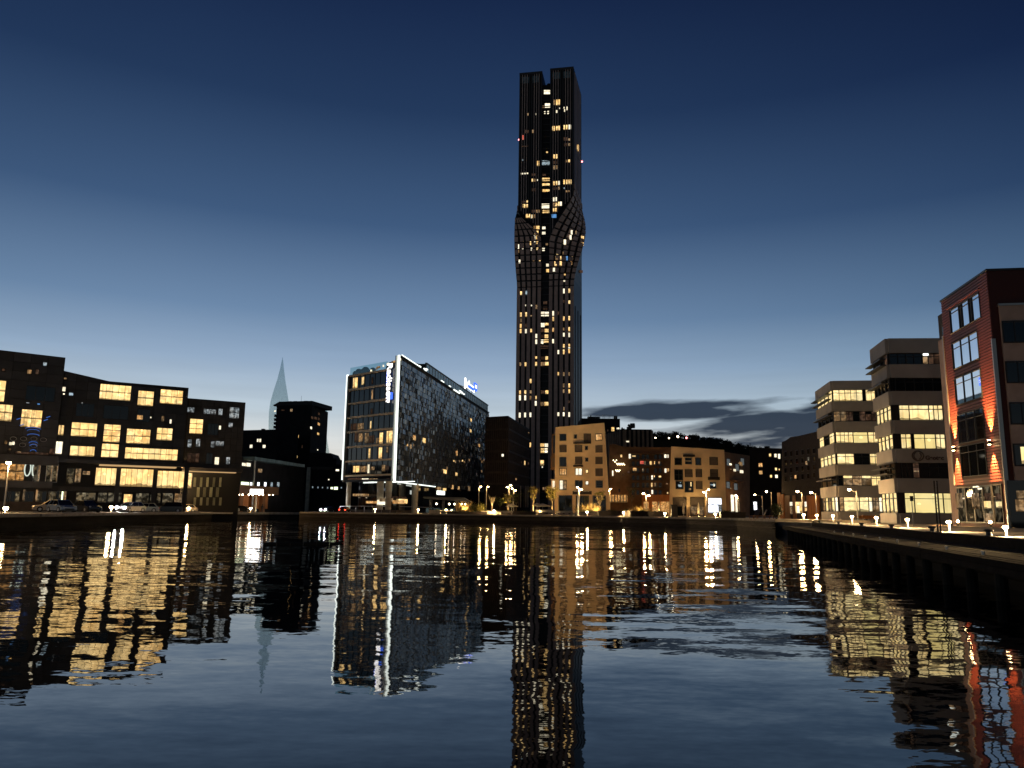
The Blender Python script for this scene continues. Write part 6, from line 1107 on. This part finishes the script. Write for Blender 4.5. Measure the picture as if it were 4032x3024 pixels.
def grass(x, d, w, h, label, n=160, mt='straw', seed=2, z=ZMID):
    rg = random.Random(seed); mb = MB()
    for _ in range(n):
        bx = rg.uniform(-w, w) * .8; by = rg.uniform(-.5, .5); a = rg.uniform(-.45, .45) + bx / w * .35; hh = h * rg.uniform(.5, 1) * (1 - .35 * abs(bx / w)); q = Vector((bx, by, 0)); m_ = q + Vector((a * hh * .4, rg.uniform(-.2, .2) * hh, hh * .6)); e = q + Vector((a * hh, rg.uniform(-.35, .35) * hh, hh)); g = Vector((.035, .01, 0))
        mb.add([q - g, q + g, m_ + g * .9, e, m_ - g * .9], [(0, 1, 2, 3, 4)])
    o = mb.build('ornamental_grass', mt, None); o.location = at(x, d, z); return tag(o, label, 'ornamental grass', 'tall ornamental grasses on the quay')
def shrub(x, d, r, h, label, mt, seed=5, n=500, z=ZMID, s=.14):
    rg = random.Random(seed); t = thing('shrub', label, 'shrub', at(x, d, z), 0, 'shrubs on the quay'); mb = MB(); limbs(mb, Vector(), h * .7, 6, r * .8, rg, .04); mb.build('stems', 'bark', t, world=False); mb = MB()
    for k in range(6): leafcloud(mb, (rg.uniform(-.5, .5) * r, rg.uniform(-.4, .4) * r, h * rg.uniform(.35, .75)), r * .6, h * .3, n // 6, s, rg, .3)
    mb.build('foliage', mt, t, world=False)
tree(1937, 168, 4.0, 'small pale bare tree with upright limbs beside the quay lamp', 'bark_pale', seed=11, spot=160, spread=.9, n=9)
grass(1830, 170, 2.0, 3.3, 'tall dry grass clump lit gold beside the pergola', 240, seed=3); uplight(1829, 168.6, ZMID, 150, 'ground spotlight at the gold grass beside the pergola')
shrub(1877, 169, 1.7, 2.8, 'dark green round shrub right of the golden grass', 'leaf_dark', 6)
shrub(1896, 167, 1.2, 2.2, 'golden lit shrub beside the dark round shrub', 'leaf_gold', 7); uplight(1898, 165.6, ZMID, 60, 'ground spotlight at the golden shrub')
tree(2000, 172, 4.0, 'small leafy tree with drooping lit crown left of the parasols', 'bark', 'leaf_gold', 420, 1.6, 12, 130)
tree(2032, 176, 4.6, 'dark bushy tree behind the parasols', 'bark', 'leaf_dark', 520, 2.0, 13)
tree(1968, 174, 3.4, 'dark low tree behind the bare pale tree', 'bark', 'leaf_dark', 420, 1.8, 14)
tree(2100, 178, 6.0, 'slender pale tree with glowing crown before the tall tower', 'bark_pale', 'leaf_gold', 420, 1.7, 15, 260, spread=1.0)
tree(2174, 180, 6.2, 'weeping yellow tree against the left flank of the tall beige house', 'bark', 'leaf_gold', 900, 2.3, 16, 420, spread=1.3)
grass(2318, 156, 2.5, 3.0, 'broad tall dry grass before the tall beige house', 330, seed=8); uplight(2310, 154, ZMID, 170, 'ground spotlight left under the broad dry grass'); uplight(2350, 154.5, ZMID, 150, 'ground spotlight right under the broad dry grass')
tree(2362, 172, 5.0, 'thin leafy tree before the right shop opening of the tall house', 'bark_pale', 'leaf_gold', 200, 1.2, 17, 60, s=.18)
grass(2520, 168, 2.6, 2.6, 'dry grasses in the courtyard beside the glowing bistro', 220, seed=9); uplight(2520, 166, ZMID, 130, 'ground spotlight in the courtyard grasses')
tree(2488, 172, 6.2, 'dark bare tree at the courtyard entrance', 'bark', 'leaf_dark', 160, 1.5, 18, s=.16)
shrub(3055, 104, 1.05, 3.0, 'dark columnar bush at the corner where the two quays meet', 'leaf_dark', 21, 700, ZR, .12)
# ------------------------------------------------------------------ terrace furniture on the middle quay
pg = thing('pergola', 'dark timber pergola with a sloping roof beside the hotel', 'pergola', at(1770, 172, ZMID)); W_ = 4.7
MB().hexa([(-W_ - 1, -2, 3.3), (W_, -2, 2.6), (W_, 2.5, 2.6), (-W_ - 1, 2.5, 3.3), (-W_ - 1, -2, 3.55), (W_ - 1.5, -2, 3.5), (W_ - 1.5, 2.5, 3.5), (-W_ - 1, 2.5, 3.55)]).build('roof', 'black_metal', pg, world=False)
for x in (-4.2, -1.4, 1.4, 4.0):
    for y in (-1.7, 2.2): MB().box(x - .11, x + .11, y - .11, y + .11, 0, 3.0).build('post', 'black_metal', pg, world=False)
for x in (-3.0, -.2, 1.0, 2.6, 3.4): MB().ball((x, 1.2, 2.1), .20, 8, 5).build('pendant_lamp', 'bulb_small', pg, world=False)
for i in range(6): MB().box(-5 + i * 1.7, -3.6 + i * 1.7, -1.8, -1.72, .2, 1.15).build('glass_screen', 'clear_glass', pg, world=False)
for (x, d, w, h, m_, s) in ((1712, 163, 1.2, .7, 'planter_pale', 'pale square planter at the left end of the pergola'), (1758, 162.5, 1.9, .55, 'planter_pale', 'low pale bench before the pergola'), (1840, 162, 4.2, .45, 'brick_band', 'long low brown planting bed under the golden grass'), (1935, 162, 2.0, .6, 'planter_pale', 'pale planter round the bare tree'), (1988, 160, 1.6, .6, 'planter_pale', 'pale block bench left of the small parasol'), (2145, 157, 1.9, .95, 'planter_pale', 'long pale bench beside the open parasols'), (2222, 154, 1.75, .75, 'planter_pale', 'pale block bench before the tall beige house'), (2045, 162, 3.4, .6, 'brick_dark', 'dark hedge box before the parasols'), (2330, 152, 3.2, .75, 'brick_dark', 'dark planter box under the broad dry grass'), (2420, 149, 3.2, .9, 'brick_dark', 'dark planter box right of the broad dry grass'), (2472, 147, .8, 1.0, 'planter_pale', 'pale cube planter beside the quay lamp'), (2530, 144, 2.4, .9, 'brick_dark', 'dark planter with pale rim in the courtyard'), (2590, 141, 1.7, .8, 'brick_dark', 'dark planter left of the sign board'), (2884, 126, 2.0, .9, 'brick_dark', 'long dark planter right of the white lit shop')):
    t = thing('planter' if 'bench' not in s else 'bench', s, 'planter' if 'bench' not in s else 'bench', at(x, d, ZMID), 0, None)
    if 'bench' in s:
        MB().box(-w, w, -.3, .3, h * .55, h).build('seat', m_, t, world=False)
        for q_ in (-1, 1): MB().box(q_ * w * .85 - .15, q_ * w * .85 + .15, -.26, .26, 0, h * .55).build('leg', m_, t, world=False)
        MB().box(-w * .98, w * .98, .2, .34, h, h + .12).build('backrest', m_, t, world=False)
    else:
        MB().hexa([(-w * .97, -.5, 0), (w * .97, -.5, 0), (w * .97, .5, 0), (-w * .97, .5, 0), (-w, -.55, h), (w, -.55, h), (w, .55, h), (-w, .55, h)]).build('box', m_, t, world=False)
        MB().box(-w - .03, w + .03, -.58, .58, h, h + .06).build('rim', m_, t, world=False)
        rg = random.Random(int(x)); mb = MB()
        for k in range(4): leafcloud(mb, (rg.uniform(-.7, .7) * w, 0, h + .1), w * .3, .22, 40, .1, rg, .2)
        mb.build('plants', 'leaf_dark', t, world=False)
def parasol(x, d, label, r=1.6, h=2.4, open_=True, en=0):
    t = thing('parasol', label, 'parasol', at(x, d, ZMID), 0, 'parasols on the middle quay')
    MB().cyl((0, 0, 0), (0, 0, h), .035, .03, 6).build('pole', 'steel', t, world=False); MB().lathe([(.3, 0), (.28, .08), (.05, .1)], (0, 0, 0), 10).build('foot', 'concrete', t, world=False)
    if open_:
        mb = MB(); n = 8; vs = [(0, 0, h)] + [(r * math.cos(2 * math.pi * i / n), r * math.sin(2 * math.pi * i / n), h - .55) for i in range(n)] + [(0, 0, h - .06)] + [(r * math.cos(2 * math.pi * i / n), r * math.sin(2 * math.pi * i / n), h - .66) for i in range(n)]
        fs = [(0, 1 + i, 1 + (i + 1) % n) for i in range(n)] + [(9, 10 + (i + 1) % n, 10 + i) for i in range(n)] + [(1 + i, 10 + i, 10 + (i + 1) % n, 1 + (i + 1) % n) for i in range(n)]; mb.add(vs, fs).build('canopy', 'parasol', t, world=False)
        for i in range(4): a = math.pi * i / 2; MB().cyl((0, 0, h - .8), (r * .8 * math.cos(a), r * .8 * math.sin(a), h - .56), .012, .012, 4).build('rib', 'steel', t, world=False)
    else: MB().lathe([(.05, .55), (.16, .6), (.22, 1.1), (.20, 1.9), (.08, h), (.01, h + .08)], (0, 0, 0), 10).build('folded_canopy', 'parasol', t, world=False)
parasol(2015, 166, 'small open parasol left of the tree cluster', 1.3, 2.3); parasol(2115, 164, 'open parasol, left of the pair beside the long bench', 1.2, 2.5); parasol(2137, 163, 'wide open parasol, right of the pair beside the long bench', 1.7, 2.4)
parasol(2692, 152, 'folded parasol in front of the left shop opening of the lower house', 1, 2.6, False); parasol(2751, 151, 'folded pale parasol in front of the middle shop opening', 1, 2.7, False); parasol(2595, 154, 'folded parasol glowing beside the bistro', 1, 2.9, False)
uplight(2595, 152.8, ZMID, 40, 'ground spotlight at the folded parasol beside the bistro', .6); uplight(2751, 149.8, ZMID, 25, 'ground spotlight at the folded parasol before the middle shop', .6); uplight(2402, 170, ZMID, 120, 'ground spotlight at the right corner of the tall beige house', .5); uplight(2718, 174.5, ZMID, 70, 'ground spotlight at the pier between the left and middle shops', .25); uplight(2775, 174.8, ZMID, 70, 'ground spotlight at the pier between the middle and white shops', .25); uplight(2190, 192, ZMID, 80, 'ground spotlight at the left corner of the tall beige house', .3)
def cafe(x, d, label, k):
    t = thing('cafe_table', label, 'table', at(x, d, ZMID), k * .7, 'cafe tables before the lower beige house'); MB().lathe([(.4, .72), (.4, .75)], (0, 0, 0), 10).build('table_top', 'black_metal', t, world=False); MB().cyl((0, 0, 0), (0, 0, .72), .04, .04, 6).build('leg', 'black_metal', t, world=False); MB().lathe([(.24, 0), (.22, .03)], (0, 0, 0), 8).build('foot', 'black_metal', t, world=False)
def chair(x, d, label, k):
    t = thing('cafe_chair', label, 'chair', at(x, d, ZMID), k, 'cafe chairs before the lower beige house'); MB().box(-.21, .21, -.21, .21, .43, .47).build('seat', 'door_wood', t, world=False); MB().hexa([(-.2, .19, .47), (.2, .19, .47), (.2, .23, .47), (-.2, .23, .47), (-.2, .26, .88), (.2, .26, .88), (.2, .3, .88), (-.2, .3, .88)]).build('backrest', 'door_wood', t, world=False)
    for a in (-.18, .18):
        for b in (-.18, .18): MB().cyl((a, b, 0), (a, b, .43), .018, .018, 5).build('leg', 'black_metal', t, world=False)
for i, (x, s) in enumerate(((2712, 'cafe table between the folded parasols, left one'), (2732, 'cafe table between the folded parasols, right one'), (2770, 'cafe table right of the pale folded parasol'))): cafe(x, 152, s, i)
for i, (x, k, s) in enumerate(((2706, 1.2, 'cafe chair left of the left cafe table'), (2720, -1.4, 'cafe chair right of the left cafe table'), (2727, 1.3, 'cafe chair left of the right cafe table'), (2739, -1.2, 'cafe chair right of the right cafe table'), (2764, 1.4, 'cafe chair next to the pale folded parasol'), (2777, -1.5, 'cafe chair below the white lit shop'))): chair(x, 152, s, k)
t = thing('sign_board', 'tall dark sign board standing before the lower beige house', 'sign board', at(2655, 136, ZMID)); hh = P(2655, 1988, 136).z - ZMID
MB().box(-.55, .55, -.08, .08, .12, hh).build('panel', 'sign_dark', t, world=False); MB().box(-.6, .6, -.14, .14, 0, .12).build('foot', 'black_metal', t, world=False); MB().box(-.58, .58, -.1, .1, hh, hh + .05).build('cap', 'black_metal', t, world=False)
for i, (x, s) in enumerate(((2968, 'left of the three'), (2995, 'middle of the three'), (3030, 'right of the three'))):
    t = thing('deck_chair', s + ' dark reclining deck chairs on the quay corner', 'deck chair', at(x, 112, ZMID), (.5, -.1, .6)[i], 'deck chairs on the quay corner'); w = .42
    MB().hexa([(-.6, -w, .34), (.45, -w, .38), (.45, w, .38), (-.6, w, .34), (-.6, -w, .42), (.45, -w, .46), (.45, w, .46), (-.6, w, .42)]).build('seat', 'door_wood', t, world=False)
    MB().hexa([(.4, -w, .4), (.5, -w, .38), (.5, w, .38), (.4, w, .4), (.85, -w, 1.28), (.95, -w, 1.25), (.95, w, 1.25), (.85, w, 1.28)]).build('backrest', 'sign_dark', t, world=False)
    for a in (-.5, .42):
        for b in (-w + .05, w - .05): MB().box(a - .04, a + .04, b - .04, b + .04, 0, .36).build('leg', 'door_wood', t, world=False)
# flag mast before the tall house
t = thing('mast', 'grey mast standing at the quay edge before the tall beige house', 'mast', at(2276, 150, ZMID)); hh = P(2276, 1935, 150).z - ZMID
MB().cyl((0, 0, 0), (0, 0, hh), .16, .09, 8).build('pole', 'steel', t, world=False); MB().lathe([(.3, 0), (.28, .12), (.17, .15)], (0, 0, 0), 10).build('foot', 'concrete', t, world=False)
# ------------------------------------------------------------------ right promenade
pos = RL(34, 6.2); b = G(3699, 2099, ZR + .05); t = thing('lattice_mast', 'slim twin pole lattice mast on the right promenade', 'mast', b); hh = P(3692, 1893, b.y).z - b.z; w = 5.5 * b.y / FX
for s in (-1, 1): MB().cyl((s * w, 0, 0), (s * w, 0, hh), .035, .03, 6).build('pole', 'brick_band', t, world=False)
for i in range(14): MB().cyl((-w, 0, hh * (i + .5) / 14), (w, 0, hh * (i + .5) / 14), .015, .015, 4).build('rung', 'steel', t, world=False)
b = G(3597, 2072, ZR + .05); t = thing('sign_post', 'small dark square sign on a pole before the bright yellow window', 'sign', b); z0, z1 = P(3597, 1973, b.y).z - b.z, P(3597, 1953, b.y).z - b.z
MB().cyl((0, 0, 0), (0, 0, z0), .035, .03, 6).build('pole', 'steel', t, world=False); w = 6.5 * b.y / FX; MB().box(-w, w, -.02, .02, z0, z1).build('plate', 'sign_dark', t, world=False)
for i, (x, y, s) in enumerate(((3857, 2118, 'nearest'), (3646, 2097, 'second nearest'), (3493, 2084, 'third nearest'), (3380, 2074, 'fourth nearest'), (3292, 2066, 'fifth nearest'), (3219, 2060, 'sixth nearest'), (3161, 2055, 'seventh nearest'), (3113, 2049, 'farthest'))):
    d = ray(x, y); k = None
    # on the kerb beam line
    tt = [q_ for q_ in [None]]; a = d.x / d.y; yy = (6.75 + 3.12) / (a - .263) if a > .27 else 80; yy = min(yy, 82); p = RL(yy) + dn * 3.1; p.z = ZR + .07
    t = thing('mooring_bollard', s + ' dark mooring bollard on the edge of the right promenade', 'mooring bollard', p, 0, 'mooring bollards on the promenade edge')
    MB().lathe([(.13, 0), (.1, .05), (.09, .14), (.16, .17), (.17, .22), (.1, .25)], (0, 0, 0), 12).build('drum', 'black_metal', t, world=False); MB().box(-.2, .2, -.2, .2, -.0, .025).build('base_plate', 'black_metal', t, world=False)
for i in range(11):
    yy = 15 + 3.4 * i; p = RL(yy) + dn * .5; p.z = 1.012; t = thing('mooring_cleat', 'steel mooring cleat, ' + ('nearest', 'second', 'third', 'fourth', 'fifth', 'sixth', 'seventh', 'eighth', 'ninth', 'tenth', 'last')[i] + ' along the dark jetty edge', 'cleat', p, math.atan2(1, .263), 'mooring cleats on the jetty edge')
    MB().cyl((-.14, 0, .09), (.14, 0, .09), .025, .025, 6).build('horn', 'steel', t, world=False)
    for s in (-1, 1): MB().cyl((s * .06, 0, 0), (s * .06, 0, .09), .025, .025, 6).build('leg', 'steel', t, world=False)
for x, y0, s in ((3425, 2050, 'left'), (3395, 2048, 'right')):
    b = G(x, y0 + 6, ZR + .05); t = thing('bench', ('pale bench under the lower banded office, ' + ('left' if x < 3400 else 'right') + ' one'), 'bench', b, .1); MB().box(-.8, .8, -.25, .25, .4, .48).build('seat', 'door_wood', t, world=False); MB().box(-.8, .8, .2, .27, .5, .85).build('backrest', 'door_wood', t, world=False)
    for q_ in (-.65, .65): MB().box(q_ - .05, q_ + .05, -.22, .22, 0, .4).build('leg', 'black_metal', t, world=False)
for x, y, en, s in ((3819, 2046, 60, 'left ground spotlight at the foot of the red building'), (3952, 2050, 90, 'right ground spotlight at the foot of the red building')):
    p = fR.pt(fR.uz(x, y)[0], ZR, 1.0); t = thing('ground_spotlight', s, 'spotlight', p, 0, 'ground spotlights at the red building'); MB().lathe([(.12, 0), (.14, .2), (.12, .3)], (0, 0, 0), 8).build('housing', 'black_metal', t, world=False); MB().ball((0, 0, .42), .12, 8, 5).build('lens', 'street', t, world=False)
# floating boom out on the water
a, b = G(1034, 2142, .05), G(1346, 2140, .05); t = thing('floating_boom', 'thin dark floating boom lying on the water before the hotel', 'boom', ((a + b) / 2).xyz * Vector((1, 1, 0)).x if False else Vector(((a.x + b.x) / 2, (a.y + b.y) / 2, 0)))
for i in range(6): p, q_ = a.lerp(b, i / 6 + .006), a.lerp(b, (i + 1) / 6 - .006); MB().cyl(p, q_, .09, .09, 8).build('float', 'tyre', t)
